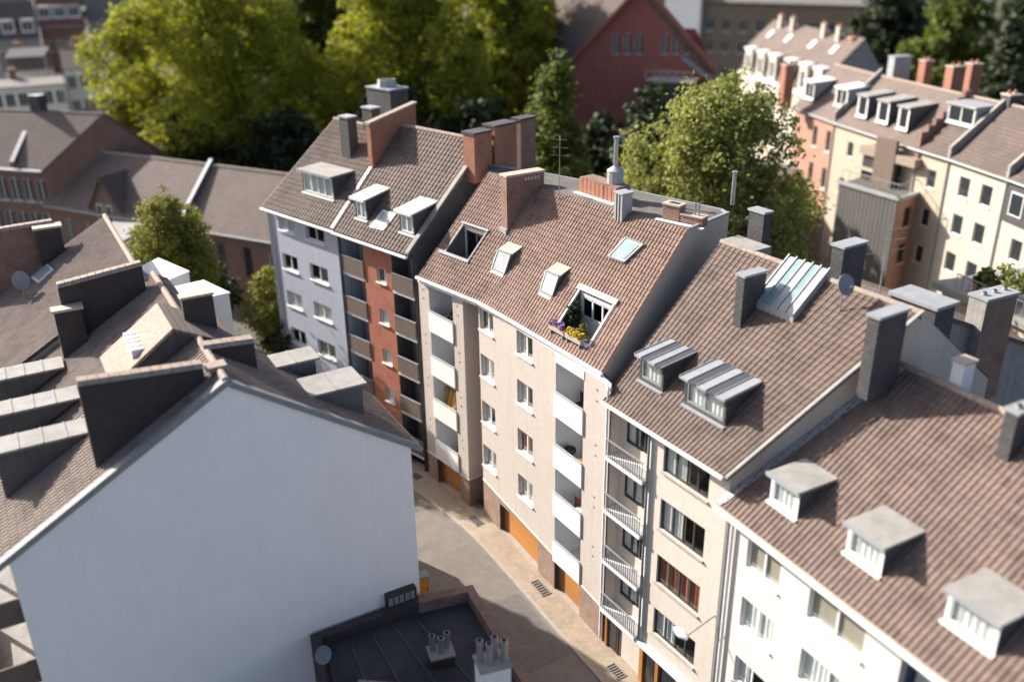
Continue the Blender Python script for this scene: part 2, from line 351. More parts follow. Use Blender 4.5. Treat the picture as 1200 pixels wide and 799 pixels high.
# ------------------------------------------------------------------ building parts
WN = [0]
def window(B, fr, u0, u1, z0, z1, d=0.0, rev=.16, n=2, fm='frame', cur=None, sill='white', far=False, glass=None, fw=.07, open_side=None):
    """window (frame) > pane, sill, curtain; opening must already exist in the wall."""
    WN[0] += 1; rg = random.Random(WN[0]*13+5); a, b = d+rev-.05, d+rev+.03
    m = M(); m.box(fr, u0, u1, a, b, z1-fw, z1).box(fr, u0, u1, a, b, z0, z0+fw).box(fr, u0, u0+fw, a, b, z0+fw, z1-fw).box(fr, u1-fw, u1, a, b, z0+fw, z1-fw)
    us = np.linspace(u0+fw, u1-fw, n+1)
    for x in us[1:-1]: m.box(fr, x-fw*.6, x+fw*.6, a+.004, b-.004, z0+fw, z1-fw)
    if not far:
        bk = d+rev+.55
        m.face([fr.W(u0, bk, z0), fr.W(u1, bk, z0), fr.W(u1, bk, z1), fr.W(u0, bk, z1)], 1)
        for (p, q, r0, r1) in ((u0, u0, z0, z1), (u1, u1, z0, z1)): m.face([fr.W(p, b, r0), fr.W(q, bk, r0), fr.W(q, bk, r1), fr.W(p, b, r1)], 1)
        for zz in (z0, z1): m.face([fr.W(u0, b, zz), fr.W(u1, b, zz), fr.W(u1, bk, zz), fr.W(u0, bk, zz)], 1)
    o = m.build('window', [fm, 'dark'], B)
    for x0, x1 in zip(us, us[1:]):
        M().box(fr, x0, x1, d+rev-.012, d+rev-.004, z0+fw, z1-fw).build('pane', glass or ('glass_sky' if far else 'glass'), o)
    if sill: M().box(fr, u0-.05, u1+.05, d-.10, d+rev-.06, z0-.07, z0-.004).build('sill', sill, o)
    if not far:
        cur = cur if cur is not None else rg.choice(['curtain', 'curtain', 'half', None])
        if cur == 'half':
            x = u0+(u1-u0)*rg.uniform(.35, .55); curtain(o, fr, u0+.02, x, z0+.03, z1-.03, d+rev+.06, 'curtain', rg)
        elif cur == 'blind': M().box(fr, u0+fw, u1-fw, d+rev+.05, d+rev+.06, z0+.05, z1-.04).build('blind', 'blind', o)
        elif cur: curtain(o, fr, u0+.02, u1-.02, z0+.03, z1-.03, d+rev+.06, cur, rg)
    return o
def curtain(o, fr, u0, u1, z0, z1, d, mat, rg):
    m = M(); k = max(4, int((u1-u0)/.12)); us = np.linspace(u0, u1, k+1); ds = [d+(.025 if i % 2 else -.015) for i in range(k+1)]
    for i in range(k): m.face([fr.W(us[i], ds[i], z0), fr.W(us[i+1], ds[i+1], z0), fr.W(us[i+1], ds[i+1], z1), fr.W(us[i], ds[i], z1)])
    m.build('curtain', mat, o)
def wall_part(B, fr, u0, u1, z0, z1, wins, mat, d=0.0, rev=.16, name='wall', wkw=None, extra=()):
    ops = [tuple(w[:4]) for w in wins]+list(extra)
    M().wall(fr, u0, u1, z0, z1, ops, 0, d, rev+.03).build(name, mat, B)
    for w in wins: window(B, fr, *w[:4], **{**dict(d=d, rev=rev), **(wkw or {}), **(w[4] if len(w) > 4 else {})})
def dormer(B, fr, zr, sl, u0, u1, d0, h, rs=.08, wall='slate', roof='zinc', n=2, ov=.14, fm='frame', strips=0, cheek=None, cur=None, fw=.10, lo=.12, front=None, far=False, glass=None):
    """dormer (cheeks and front) > roof sheets, window, pane"""
    zb = zr(d0); zt = zb+h; d1 = d0+h/(sl-rs); m = M()
    wz0, wz1, wu0, wu1 = zb+lo, zt-.10, u0+.12, u1-.12
    m.wall(fr, u0, u1, zb-.05, zt, [(wu0, wu1, wz0, wz1)], 1, d0, .10)
    for u in (u0, u1): m.face([fr.W(u, d0, zb-.05), fr.W(u, d1, zr(d1)), fr.W(u, d0, zt)], 0)
    o = m.build('dormer', [cheek or wall, front or wall], B)
    f2 = fr; wz = M(); a, b = d0+.02, d0+.09
    wz.box(f2, wu0, wu1, a, b, wz1-fw*.7, wz1).box(f2, wu0, wu1, a, b, wz0, wz0+fw).box(f2, wu0, wu0+fw, a, b, wz0+fw, wz1-fw*.7).box(f2, wu1-fw, wu1, a, b, wz0+fw, wz1-fw*.7)
    us = np.linspace(wu0+fw, wu1-fw, n+1)
    for x in us[1:-1]: wz.box(f2, x-fw*.5, x+fw*.5, a+.004, b-.004, wz0+fw, wz1-fw*.7)
    wz.build('window_frame', fm, o)
    for x0, x1 in zip(us, us[1:]): M().box(f2, x0, x1, d0+.05, d0+.06, wz0+fw, wz1-fw*.7).build('pane', glass or ('glass_sky' if far else 'glass'), o)
    if not far:
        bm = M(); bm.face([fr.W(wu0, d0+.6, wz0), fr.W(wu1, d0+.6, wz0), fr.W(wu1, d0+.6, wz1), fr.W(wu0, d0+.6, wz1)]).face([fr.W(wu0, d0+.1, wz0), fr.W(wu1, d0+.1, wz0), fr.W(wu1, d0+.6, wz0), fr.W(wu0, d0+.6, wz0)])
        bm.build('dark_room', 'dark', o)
        if cur: curtain(o, fr, wu0+.02, wu1-.02, wz0+.02, wz1-.02, d0+.12, cur, random.Random(int(u0*100)))
    M().box(fr, u0-.05, u1+.05, d0-.14, d0-.003, zb-.03, zb+.06).build('sill_flashing', 'white' if fm == 'frame' else 'zinc', o)
    R_ = lambda u, d, k: fr.W(u, d, zt+rs*(d-d0)+k)
    ua, ub, da, db = u0-.10, u1+.10, d0-ov, d1+.06
    if strips:
        for i in range(strips):
            x0, x1 = ua+(ub-ua)*i/strips, ua+(ub-ua)*(i+1)/strips; k = .006*(i % 2)
            M().hexa([R_(x0, da, 0), R_(x1, da, 0), R_(x1, db, 0), R_(x0, db, 0)], [R_(x0, da, .09+k), R_(x1, da, .09+k), R_(x1, db, .09+k), R_(x0, db, .09+k)]).build('roof_sheet', 'zinc_dark' if i % 2 else roof, o)
        m = M()
        for i in range(strips+1): x = ua+(ub-ua)*i/strips; m.hexa([R_(x-.015, da, .09), R_(x+.015, da, .09), R_(x+.015, db, .09), R_(x-.015, db, .09)], [R_(x-.015, da, .13), R_(x+.015, da, .13), R_(x+.015, db, .13), R_(x-.015, db, .13)])
        m.build('standing_seam', 'zinc', o)
    else:
        M().hexa([R_(ua, da, 0), R_(ub, da, 0), R_(ub, db, 0), R_(ua, db, 0)], [R_(ua, da, .10), R_(ub, da, .10), R_(ub, db, .10), R_(ua, db, .10)]).build('roof_sheet', roof, o)
        e = M(); e.hexa([R_(ua-.02, da-.02, -.03), R_(ub+.02, da-.02, -.03), R_(ub+.02, da+.03, -.03), R_(ua-.02, da+.03, -.03)], [R_(ua-.02, da-.02, .13), R_(ub+.02, da-.02, .13), R_(ub+.02, da+.03, .13), R_(ua-.02, da+.03, .13)]); e.build('fascia', 'zinc' if roof != 'white' else 'white', o)
    return o
def chimney(B, fr, u0, u1, d0, d1, z0, z1, mat='slate', cap='zinc', capth=.10, over=.06, pots=0, pot='terracotta', flash=True, potr=.11, poth=.35, pot_axis='u'):
    o = M().box(fr, u0, u1, d0, d1, z0, z1).build('chimney', mat, B)
    if cap: M().box(fr, u0-over, u1+over, d0-over, d1+over, z1+.001, z1+capth).build('cap', cap, o)
    for i in range(pots):
        k = (i+.5)/pots; c = fr.W(u0+(u1-u0)*(k if pot_axis == 'u' else .5), d0+(d1-d0)*(.5 if pot_axis == 'u' else k), 0)
        M().tube((c[0], c[1], z1+capth), (c[0], c[1], z1+capth+poth), potr, potr*.9, 10).tube((c[0], c[1], z1+capth+poth), (c[0], c[1], z1+capth+poth+.02), potr*.75, potr*.75, 10, 1).build('chimney_pot', [pot, 'dark'], o)
    return o
def gutter(B, pts, r=.08, mat='white'):
    m = M()
    for p, q in zip(pts, pts[1:]): m.tube(p, q, r, r, 8)
    return m.build('gutter', mat, B)
def downpipe(B, fr, u, d, z0, z1, mat='white', r=.05):
    return M().tube(fr.W(u, d, z0), fr.W(u, d, z1), r, r, 8).build('downpipe', mat, B)
def gable_house(B, f0, f1, b1, b0, z0, ze, r0, r1, zr, wall='pale', roof='roof_a', wins=(), gwins=(), ov=.35, tiles=None, side=None, far=True, fm='frame', endwall=None, kw=None):
    """Walls and two roof slopes. f = front corners, b = back corners, r = ridge ends (plan)."""
    fr = Fr(f0, f1); kw = {**dict(far=far, fm=fm), **(kw or {})}
    P = lambda p, z: (p[0], p[1], z)
    wall_part(B, fr, 0, fr.L, z0, ze, wins, wall, wkw=kw)
    M().face([P(b0, z0), P(b1, z0), P(b1, ze), P(b0, ze)]).build('rear_wall', wall, B)
    for (a, b, r) in ((f0, b0, r0), (f1, b1, r1)):
        M().face([P(a, z0), P(b, z0), P(b, ze), P(r, zr), P(a, ze)]).build('gable_wall', endwall or wall, B)
    e = V(f1[:2])-V(f0[:2]); e /= np.linalg.norm(e)
    for (a, b, nm) in ((f0, f1, 'roof'), (b0, b1, 'rear_roof')):
        ds0 = V(a[:2])-V(r0[:2]); ds1 = V(b[:2])-V(r1[:2]); k0 = 1+ov/np.linalg.norm(ds0); k1 = 1+ov/np.linalg.norm(ds1); dz = (zr-ze)
        A = (*(V(r0[:2])+ds0*k0-e*.12), zr-dz*k0+.10); Bq = (*(V(r1[:2])+ds1*k1+e*.12), zr-dz*k1+.10); Cq = (*(V(r1[:2])+e*.12), zr+.10); Dq = (*(V(r0[:2])-e*.12), zr+.10)
        ro = M().slab(A, Bq, Cq, Dq, .14).build(nm, roof, B)
        if tiles and nm == 'roof': tiled_roof(B, [A, Bq], [Dq, Cq], tiles)
    M().tube((*(V(r0[:2])-e*.12), zr+.1), (*(V(r1[:2])+e*.12), zr+.1), .13, .13, 8).build('ridge_cap', 'cap', B)
    ds0 = V(f0[:2])-V(r0[:2]); ds1 = V(f1[:2])-V(r1[:2]); k0 = 1+ov/np.linalg.norm(ds0); k1 = 1+ov/np.linalg.norm(ds1)
    gutter(B, [(*(V(r0[:2])+ds0*k0), zr-(zr-ze)*k0), (*(V(r1[:2])+ds1*k1), zr-(zr-ze)*k1)], .09, 'zinc')
    return fr
def leaves(name, lobes, n, size, mat, parent, seed, flat=.6):
    """Leaf cards in clumps through the volume of several lobes (cx,cy,cz,rx,ry,rz)."""
    g = np.random.default_rng(seed); Lb = np.array(lobes); wgt = (Lb[:, 3]*Lb[:, 4]*Lb[:, 5])**(2/3); wgt /= wgt.sum()
    nc = max(30, n//34); li = g.choice(len(Lb), nc, p=wgt); d = g.normal(size=(nc, 3)); d /= np.linalg.norm(d, axis=1)[:, None]
    rad = g.uniform(.35, 1.0, nc)**.45; cen = Lb[li, :3] + d*Lb[li, 3:]*rad[:, None]; csz = Lb[li, 3:].mean(1)*g.uniform(.10, .22, nc); ctone = g.uniform(0, 1, nc)
    ci = g.integers(0, nc, n); off = g.normal(size=(n, 3))*csz[ci][:, None]*np.array([1, 1, .7]); p = cen[ci]+off
    nrm = d[ci]*.7 + g.normal(size=(n, 3))*.75 + np.array([0, 0, .35]); nrm /= np.linalg.norm(nrm, axis=1)[:, None]
    a = np.cross(nrm, g.normal(size=(n, 3))); a /= np.linalg.norm(a, axis=1)[:, None]; b = np.cross(nrm, a)
    s = size*g.uniform(.6, 1.25, n)[:, None]; a, b = a*s, b*s*.62
    q = np.stack([p-a, p-b*.9+a*.15, p+a, p+b], 1); ltone = g.uniform(0, 1, len(Lb)); rnd = np.clip(ctone[ci]*.4+ltone[li[ci]]*.35+g.uniform(0, .25, n), 0, 1)
    return fastmesh(name, q, mat, parent, rnd=rnd)
def tree(name, label, base, height, rx, ry, mat, n=9000, size=.32, seed=1, trunk=.35, low=.22, nl=9, group=None, shape='round', ls=1.0):
    g = random.Random(seed); B = thing(name, label, 'tree', base, group); x, y, z = base; m = M()
    top = height*.62; pts = [(x, y, z-.2)]
    for k in range(1, 5): pts.append((x+g.uniform(-.3, .3)*k*.4, y+g.uniform(-.3, .3)*k*.4, z+top*k/4))
    for k in range(4): m.tube(pts[k], pts[k+1], trunk*(1-k*.2), trunk*(1-(k+1)*.2), 9)
    lob = []; hz = height*(1-low)
    for i in range(nl):
        t = (i+.5)/nl; zz = z+height*low+hz*(.15+.72*t); ang = i*2.4+g.uniform(-.4, .4)
        wd = math.sin(math.pi*min(1, .22+.72*t))**.8 if shape == 'round' else (1.05-t*.9)
        q = g.uniform(.30, .62+(1-ls)*.55)*wd; c = (x+math.cos(ang)*rx*q, y+math.sin(ang)*ry*q, zz); k = g.uniform(.42, .62)*(.5+.5*wd)*ls
        lob.append((*c, rx*k, ry*k, hz*g.uniform(.16, .24)*(.35+.65*ls)))
        j = pts[min(4, 1+int(t*4))]; m.tube(j, c, trunk*.35*(1.2-t*.6), trunk*.06, 6)
    lob.append((x, y, z+height*(low+.55*(1-low)), rx*.6*ls, ry*.6*ls, hz*.36))
    if shape == 'round': lob.append((x, y, z+height*.86, rx*.42, ry*.42, hz*.15))
    m.build('trunk', 'bark', B); leaves('crown', lob, n, size, mat, B, seed); return B
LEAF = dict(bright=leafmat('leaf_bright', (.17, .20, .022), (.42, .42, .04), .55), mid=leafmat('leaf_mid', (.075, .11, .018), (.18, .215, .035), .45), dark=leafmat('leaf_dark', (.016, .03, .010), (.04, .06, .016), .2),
            olive=leafmat('leaf_olive', (.20, .225, .06), (.38, .39, .12), .5), gold=leafmat('leaf_gold', (.13, .15, .022), (.28, .27, .05), .45))
# ================================================================== plan of the street
A = np.array([-5.4, 49.8]); K = np.array([-1.0, 44.2]); Bc = np.array([4.25, 35.6])
FA, FB = Fr(A, K), Fr(K, Bc)
FM = Fr((4.3, 35.6), (8.2, 29.4)); FRB = Fr((8.3, 29.2), (12.4, 21.3)); FO = Fr((-5.55, 50.1), (-10.5, 55.0)); FG = Fr((-10.6, 55.1), (-16.3, 60.6))
def gz(x, y): s = (x-K[0])*FB.t[0]+(y-K[1])*FB.t[1]; return .2-.08*min(max(s, 0), 25)
def gp(p, dz=0): return (p[0], p[1], gz(p[0], p[1])+dz)
# ground sheet (three facets: flat, the sloping street, flat)
m = M(); T, N = FB.t, FB.n
for s0, s1 in ((-1500, 0), (0, 25), (25, 900)):
    c = [K+T*s+N*q for s, q in ((s0, -900), (s1, -900), (s1, 1500), (s0, 1500))]
    m.face([(p[0], p[1], .2-.08*min(max(s, 0), 25)-.16) for p, s in zip(c, (s0, s1, s1, s0))])
struct(m.build('ground', 'ground'))
# street: stations along the facades, offset outwards
line = [V((-22, 66.2)), V((-16.3, 60.6)), V((-10.6, 55.1)), A, K, Bc, V((8.2, 29.4)), V((12.4, 21.3)), V((16.6, 13.2))]
st = []
for a, b in zip(line, line[1:]):
    for k in range(6): st.append(a+(b-a)*k/6)
st.append(line[-1]); st = np.array(st)
for _ in range(3): st[1:-1] = (st[:-2]+2*st[1:-1]+st[2:])/4
tg = np.gradient(st, axis=0); tg /= np.linalg.norm(tg, axis=1)[:, None]; on = np.stack([tg[:, 1], -tg[:, 0]], 1); on[(on*np.array([-1, -1])).sum(1) < 0] *= -1
def strip(name, o0, o1, dz, mat, i0=0, i1=None, thick=0):
    m = M(); i1 = len(st)-1 if i1 is None else i1
    for i in range(i0, i1):
        q = [st[i]+on[i]*o0, st[i+1]+on[i+1]*o0, st[i+1]+on[i+1]*o1, st[i]+on[i]*o1]
        if thick: m.hexa([gp(p, dz-thick) for p in q], [gp(p, dz) for p in q])
        else: m.face([gp(p, dz) for p in q])
    return struct(m.build(name, mat))
strip('road', 1.4, 9.5, -.12, 'asphalt'); strip('pavement', -.6, 1.42, 0, 'paving', thick=.14); strip('kerb', 1.42, 1.56, .004, 'kerb', thick=.14)
strip('road_patch', 1.75, 4.2, -.116, 'asphalt2', 27, 30); strip('road_patch', 2.9, 5.8, -.112, 'asphalt2', 16, 20)
for i, (a, b) in enumerate(((22.6, 23.3), (26.9, 27.6), (17.4, 18.0), (31.2, 31.9))):            # cellar gratings in the pavement
    c = [st[int(k)]+(st[int(k)+1]-st[int(k)])*(k % 1)+on[int(k)]*o for k, o in ((a, .35), (b, .35), (b, .85), (a, .85))]
    m = M(); m.face([gp(p, .006) for p in c], 1)
    for j in range(7):
        e, f = lerp(c[0], c[1], j/6), lerp(c[3], c[2], j/6); m.bar(gp(e, .02), gp(f, .02), .03)
    m.bar(gp(c[0], .02), gp(c[1], .02), .05).bar(gp(c[3], .02), gp(c[2], .02), .05)
    tag(m.build('cellar_grating', ['rail', 'rail_brown']), ['steel cellar grating in the pavement before the house door recess of the beige house', 'steel cellar grating in the pavement between the two wooden garage doors', 'steel cellar grating in the pavement at the brick balcony house', 'steel cellar grating in the pavement before the cream house'][i], 'grating', 'cellar gratings in the pavement')

# ================================================================== the beige apartment house in the middle
BM = thing('apartment_house', 'sharp beige apartment house with white balconies and brown tiled roof with cut-in terraces', 'building', (*((A+Bc)/2), 0))
ZE, ZT = 13.7, 19.0
E0, E1, E2, E3 = Pz(489, 325, ZE), Pz(562, 354.5, ZE), Pz(600, 376, ZE), Pz(707, 439, ZE)
T0, T1, T2, T3 = Pz(572, 203, ZT), Pz(645, 223, ZT), Pz(677, 229.5, ZT), Pz(808.7, 270, ZT)
k = np.linalg.norm(E2-E1)/np.linalg.norm(E3-E1); T2 = T1+(T3-T1)*k
eave, top = [E0, E1, E2, E3], [T0, T1, T2, T3]; S0 = bilin(eave, top)
def pxquad(pts): q = [roof_st(S0, *p) for p in pts]; return q
# cut-in terraces: parameter rectangles
tr = pxquad([(682, 340), (725, 361), (684, 404), (654, 381)]); HR = ((tr[0][0]+tr[3][0])/2, (tr[1][0]+tr[2][0])/2, (tr[2][1]+tr[3][1])/2, (tr[0][1]+tr[1][1])/2)
tl = pxquad([(545, 264), (572, 272), (549, 304), (522, 296)]); HL = ((tl[0][0]+tl[3][0])/2, (tl[1][0]+tl[2][0])/2, (tl[2][1]+tl[3][1])/2, (tl[0][1]+tl[1][1])/2)
tiled_roof(BM, eave, top, 'tile_main', wt=.225, lt=.33, h=.04, holes=[HR, HL])
# roof deck under the tiles, with the two openings left out
sg = sorted({0, 1, *HR[:2], *HL[:2], .1, .2, .3, .4, .5, .6, .7, .8, .9}); tg_ = sorted({0, 1, *HR[2:], *HL[2:]}); m = M()
for a, b in zip(sg, sg[1:]):
    for c, d in zip(tg_, tg_[1:]):
        ms, mt = (a+b)/2, (c+d)/2
        if any(h[0] < ms < h[1] and h[2] < mt < h[3] for h in (HR, HL)): continue
        m.face([rp(S0, a, c, -.03), rp(S0, b, c, -.03), rp(S0, b, d, -.03), rp(S0, a, d, -.03)])
m.build('roof_deck', 'bitumen', BM)
def terrace(h, doors, left):
    """cut-in terrace: floor, cheeks, rear wall with glazed doors, edge flashing"""
    s0, s1, t0, t1 = h; a, b, c, d = (rp(S0, s0, t0), rp(S0, s1, t0), rp(S0, s1, t1), rp(S0, s0, t1)); zf = min(a[2], b[2])-.55
    o = M().face([(a[0], a[1], zf), (b[0], b[1], zf), (c[0], c[1], zf), (d[0], d[1], zf)]).build('terrace', 'tan', BM)
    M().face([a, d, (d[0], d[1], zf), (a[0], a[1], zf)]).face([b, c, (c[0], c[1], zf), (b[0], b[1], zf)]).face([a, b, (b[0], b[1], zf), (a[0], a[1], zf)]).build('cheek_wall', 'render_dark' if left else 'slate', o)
    fr = Fr(d, c); zt = min(c[2], d[2])
    wz = zt-.25; n = doors
    M().wall(fr, 0, fr.L, zf, zt+.02, [(.1, fr.L-.1, zf+(.05 if left else .75), wz)], 0, 0, .1).build('rear_wall', 'loggia', o)
    m = M(); us = np.linspace(.12, fr.L-.12, n+1); zb = zf+(.07 if left else .77)
    for x in us: m.box(fr, x-.05, x+.05, .04, .1, zb, wz-.02)
    m.box(fr, .12, fr.L-.12, .04, .1, wz-.1, wz-.02).box(fr, .12, fr.L-.12, .04, .1, zb, zb+.09); m.build('door_frame', 'frame' if not left else 'frame_dark', o)
    for x0, x1 in zip(us, us[1:]): M().box(fr, x0+.05, x1-.05, .06, .07, zb+.09, wz-.1).build('pane', 'glass', o)
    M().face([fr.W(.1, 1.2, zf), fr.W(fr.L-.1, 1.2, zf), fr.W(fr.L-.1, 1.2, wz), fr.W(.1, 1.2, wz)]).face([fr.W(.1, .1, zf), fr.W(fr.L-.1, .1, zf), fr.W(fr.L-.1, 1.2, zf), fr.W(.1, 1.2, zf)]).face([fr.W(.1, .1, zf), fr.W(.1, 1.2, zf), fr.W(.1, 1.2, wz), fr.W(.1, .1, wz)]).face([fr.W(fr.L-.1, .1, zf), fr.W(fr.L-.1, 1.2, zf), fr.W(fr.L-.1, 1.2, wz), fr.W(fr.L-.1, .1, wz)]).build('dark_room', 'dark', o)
    up = .09
    P = lambda s, t, e=0: rp(S0, s, t, up+e)
    ds, dt = .012, .018
    mat = 'loggia' if not left else 'rail'
    M().hexa([P(s0-ds, t1), P(s1+ds, t1), P(s1+ds, t1+dt*(2.0 if not left else 1)), P(s0-ds, t1+dt*(2.0 if not left else 1))], [P(s0-ds, t1, .07), P(s1+ds, t1, .07), P(s1+ds, t1+dt*(2.0 if not left else 1), .07), P(s0-ds, t1+dt*(2.0 if not left else 1), .07)]).build('header_flashing', mat, o)
    for s, w_ in ((s0, -.006), (s1, .006)):
        M().hexa([P(s, t0-.01, -.1), P(s+w_, t0-.01, -.1), P(s+w_, t1, -.1), P(s, t1, -.1)], [P(s, t0-.01), P(s+w_, t0-.01), P(s+w_, t1), P(s, t1)]).build('side_flashing', mat, o)
    e = .02 if left else .0
    M().hexa([P(s0-e*1.6, t0-.025, -.1), P(s1+e*.4, t0-.025, -.1), P(s1+e*.4, t0, -.1), P(s0-e*1.6, t0, -.1)], [P(s0-e*1.6, t0-.025, .02), P(s1+e*.4, t0-.025, .02), P(s1+e*.4, t0, .02), P(s0-e*1.6, t0, .02)]).build('sill_flashing', mat, o)
    return a, b, zf
ta_, tb_, zfl = terrace(HR, 3, False); terrace(HL, 2, True)
# eaves: white gutter and fascia
EV = [V(p) for p in eave]; gutter(BM, [p+V((-.06, -.04, .0)) for p in EV], .10, 'white')
m = M(); wl_pts = [FA.W(.1, 0, 0), FA.W(5.95, 0, 0), FB.W(1.2, 0, 0), FB.W(10.1, 0, 0)]
for i in range(3):
    a, b = EV[i], EV[i+1]; c, d = V(wl_pts[i+1]), V(wl_pts[i])
    m.hexa([(a[0], a[1], 13.42), (b[0], b[1], 13.42), (c[0], c[1], 13.42), (d[0], d[1], 13.42)], [(a[0], a[1], 13.62), (b[0], b[1], 13.62), (c[0], c[1], 13.62), (d[0], d[1], 13.62)])
m.build('soffit', 'white', BM)
# ---- left bay with loggias
ZS = [(2.06, 3.3), (4.9, 6.15), (7.7, 8.95), (10.5, 11.75)]
DEP = 1.5
def loggias(fr, u0, u1, ZS, ztop, zlow):
    for i, (a, b) in enumerate(ZS):
        o = M().box(fr, u0+.003, u1-.003, .0, DEP, a-.02, a+.14).build('balcony', 'loggia', BM)
        M().box(fr, u0-.06, u1+.03, -.09, -.01, a, b).build('balcony_panel', 'white', o)
        M().box(fr, u0-.02, u1, -.11, .02, b+.001, b+.035).build('handrail', 'zinc', o)
    zz = [z[0] for z in ZS]+[ztop+.15]
    m = M(); ops = [(u0+.75, u1-.1, a+.16, b-.55) for a, b in zip(zz, zz[1:])]
    m.wall(fr, u0, u1, zlow, ztop+.2, ops, 0, DEP, .1); m.build('loggia_rear_wall', 'loggia', BM)
    for o4 in ops: window(BM, fr, *o4, d=DEP, rev=.08, n=2, fm='frame_dark', sill=None, cur='half')
    M().face([fr.W(u0+.003, 0, zlow), fr.W(u0+.003, DEP, zlow), fr.W(u0+.003, DEP, ztop), fr.W(u0+.003, 0, ztop)]).face([fr.W(u1-.003, 0, zlow), fr.W(u1-.003, DEP, zlow), fr.W(u1-.003, DEP, ztop), fr.W(u1-.003, 0, ztop)]).build('loggia_side_walls', 'loggia', BM)
loggias(FA, 1.2, 3.5, ZS, 13.4, 1.9)
G0 = -.3
M().box(FA, .12, 1.15, 0, 1.6, 2.03, 13.4).build('pier', 'stucco', BM); M().box(FA, 3.5, 4.48, 0, 1.6, 2.05, 13.42).build('pier', 'stucco', BM)
M().box(FA, .12, 1.15, .0, 1.6, G0, 1.98).build('clinker_base', 'brick_base', BM); M().box(FA, 3.5, 4.48, 0, 1.6, G0, 2.0).build('clinker_base', 'brick_base', BM)
M().box(FA, .09, 1.18, -.03, 1.6, 1.975, 2.04).build('string_course', 'white', BM); M().box(FA, 3.47, 4.51, -.03, 1.2, 1.995, 2.06).build('string_course', 'white', BM)
def garage(fr, u0, u1, z0, z1, dep, n=9, nm='garage_door'):
    o = M().box(fr, u0, u1, dep+.02, dep+.06, z0, z1).build(nm, 'wood_dark', BM)
    for i in range(n):
        a, b = z0+(z1-z0)*i/n, z0+(z1-z0)*(i+1)/n; M().box(fr, u0+.03, u1-.03, dep-.01, dep+.018, a+.008, b-.008).build('plank', 'wood', o)
    m = M(); m.face([fr.W(u0, -.0, z0), fr.W(u0, dep, z0), fr.W(u0, dep, z1), fr.W(u0, 0, z1)]).face([fr.W(u1, 0, z0), fr.W(u1, dep, z0), fr.W(u1, dep, z1), fr.W(u1, 0, z1)]).face([fr.W(u0, 0, z1), fr.W(u1, 0, z1), fr.W(u1, dep, z1), fr.W(u0, dep, z1)])
    m.build('reveal', 'wood_dark', o)
    M().face([gp(fr.W(u0, -.02, 0), .02), gp(fr.W(u1, -.02, 0), .02), gp(fr.W(u1, dep, 0), .04), gp(fr.W(u0, dep, 0), .04)]).build('threshold', 'kerb', o)
garage(FA, 1.15, 3.5, G0, 1.92, .32)
M().box(FA, 1.15, 3.5, .32, .75, 1.92, 2.05).build('lintel', 'stucco', BM)
# recess with the house door
uB = -1.47
rw = FA.sub(4.48, .95, 5.98, .95)
M().wall(rw, 0, rw.L, 2.6, 13.42, [], 0).face([FA.W(5.97, .95, 2.6), FB.W(uB, 0, 2.6), FB.W(uB, 0, 13.42), FA.W(5.97, .95, 13.42)]).build('recess_wall', 'stucco', BM)
dr = M(); dr.wall(rw, 0, rw.L, G0, 2.6, [(.25, 1.35, gz(*K)-.05, 2.15)], 0, 0, .12).face([FA.W(5.97, .95, G0), FB.W(uB, 0, G0), FB.W(uB, 0, 2.6), FA.W(5.97, .95, 2.6)]); dr.build('clinker_base', 'brick_base', BM)
do = M().box(rw, .25, 1.35, .08, .13, -.1, 2.15).build('house_door', 'wood_dark', BM); M().box(rw, .75, 1.25, .06, .075, .3, 1.95).build('pane', 'glass_sky', do); M().box(rw, .35, .39, .02, .06, .95, 1.2).build('handle', 'steel', do)
M().box(rw, 0, rw.L, -.03, -.003, 2.55, 2.62).build('string_course', 'white', BM)
# ---- right facade
WZ = [(3.70, 5.03), (6.50, 7.82), (9.33, 10.66), (12.12, 13.38)]
wins = []
for i, (a, b) in enumerate(WZ):
    wins.append((-1.36, .06, a, b, dict(rev=.2, n=2, cur=['curtain', 'half', 'curtain', None][i]))); wins.append((2.36, 3.83, a, b, dict(rev=.2, n=2, cur=['curtain', 'curtain_red', 'half', 'half'][i])))
zw = lambda u: 2.48-.105*u
UL0, UL1 = 5.86, 8.12
# upper wall, sloping lower edge following the street
m = M(); ZL = 2.75
ops = [(w[0], w[1], w[2], w[3], .23) for w in wins]+[(UL0, UL1, ZL, 13.42, .02)]
m.wall(FB, uB, 10.06, ZL, 13.42, ops, 0, 0, .23)
for a, b in ((uB, UL0), (UL1, 10.06)): m.face([FB.W(a, 0, zw(a)), FB.W(b, 0, zw(b)), FB.W(b, 0, ZL), FB.W(a, 0, ZL)])
m.build('wall', 'stucco', BM)
for w_ in wins: window(BM, FB, *w_[:4], **w_[4])
ZR = [(1.6, 2.87), (4.42, 5.77), (7.26, 8.56), (10.13, 11.42)]
loggias(FB, UL0, UL1, ZR, 13.4, 1.45)
M().box(FB, UL0-.02, UL1+.02, -.03, .12, 12.98, 13.42).build('balcony_header', 'white', BM)
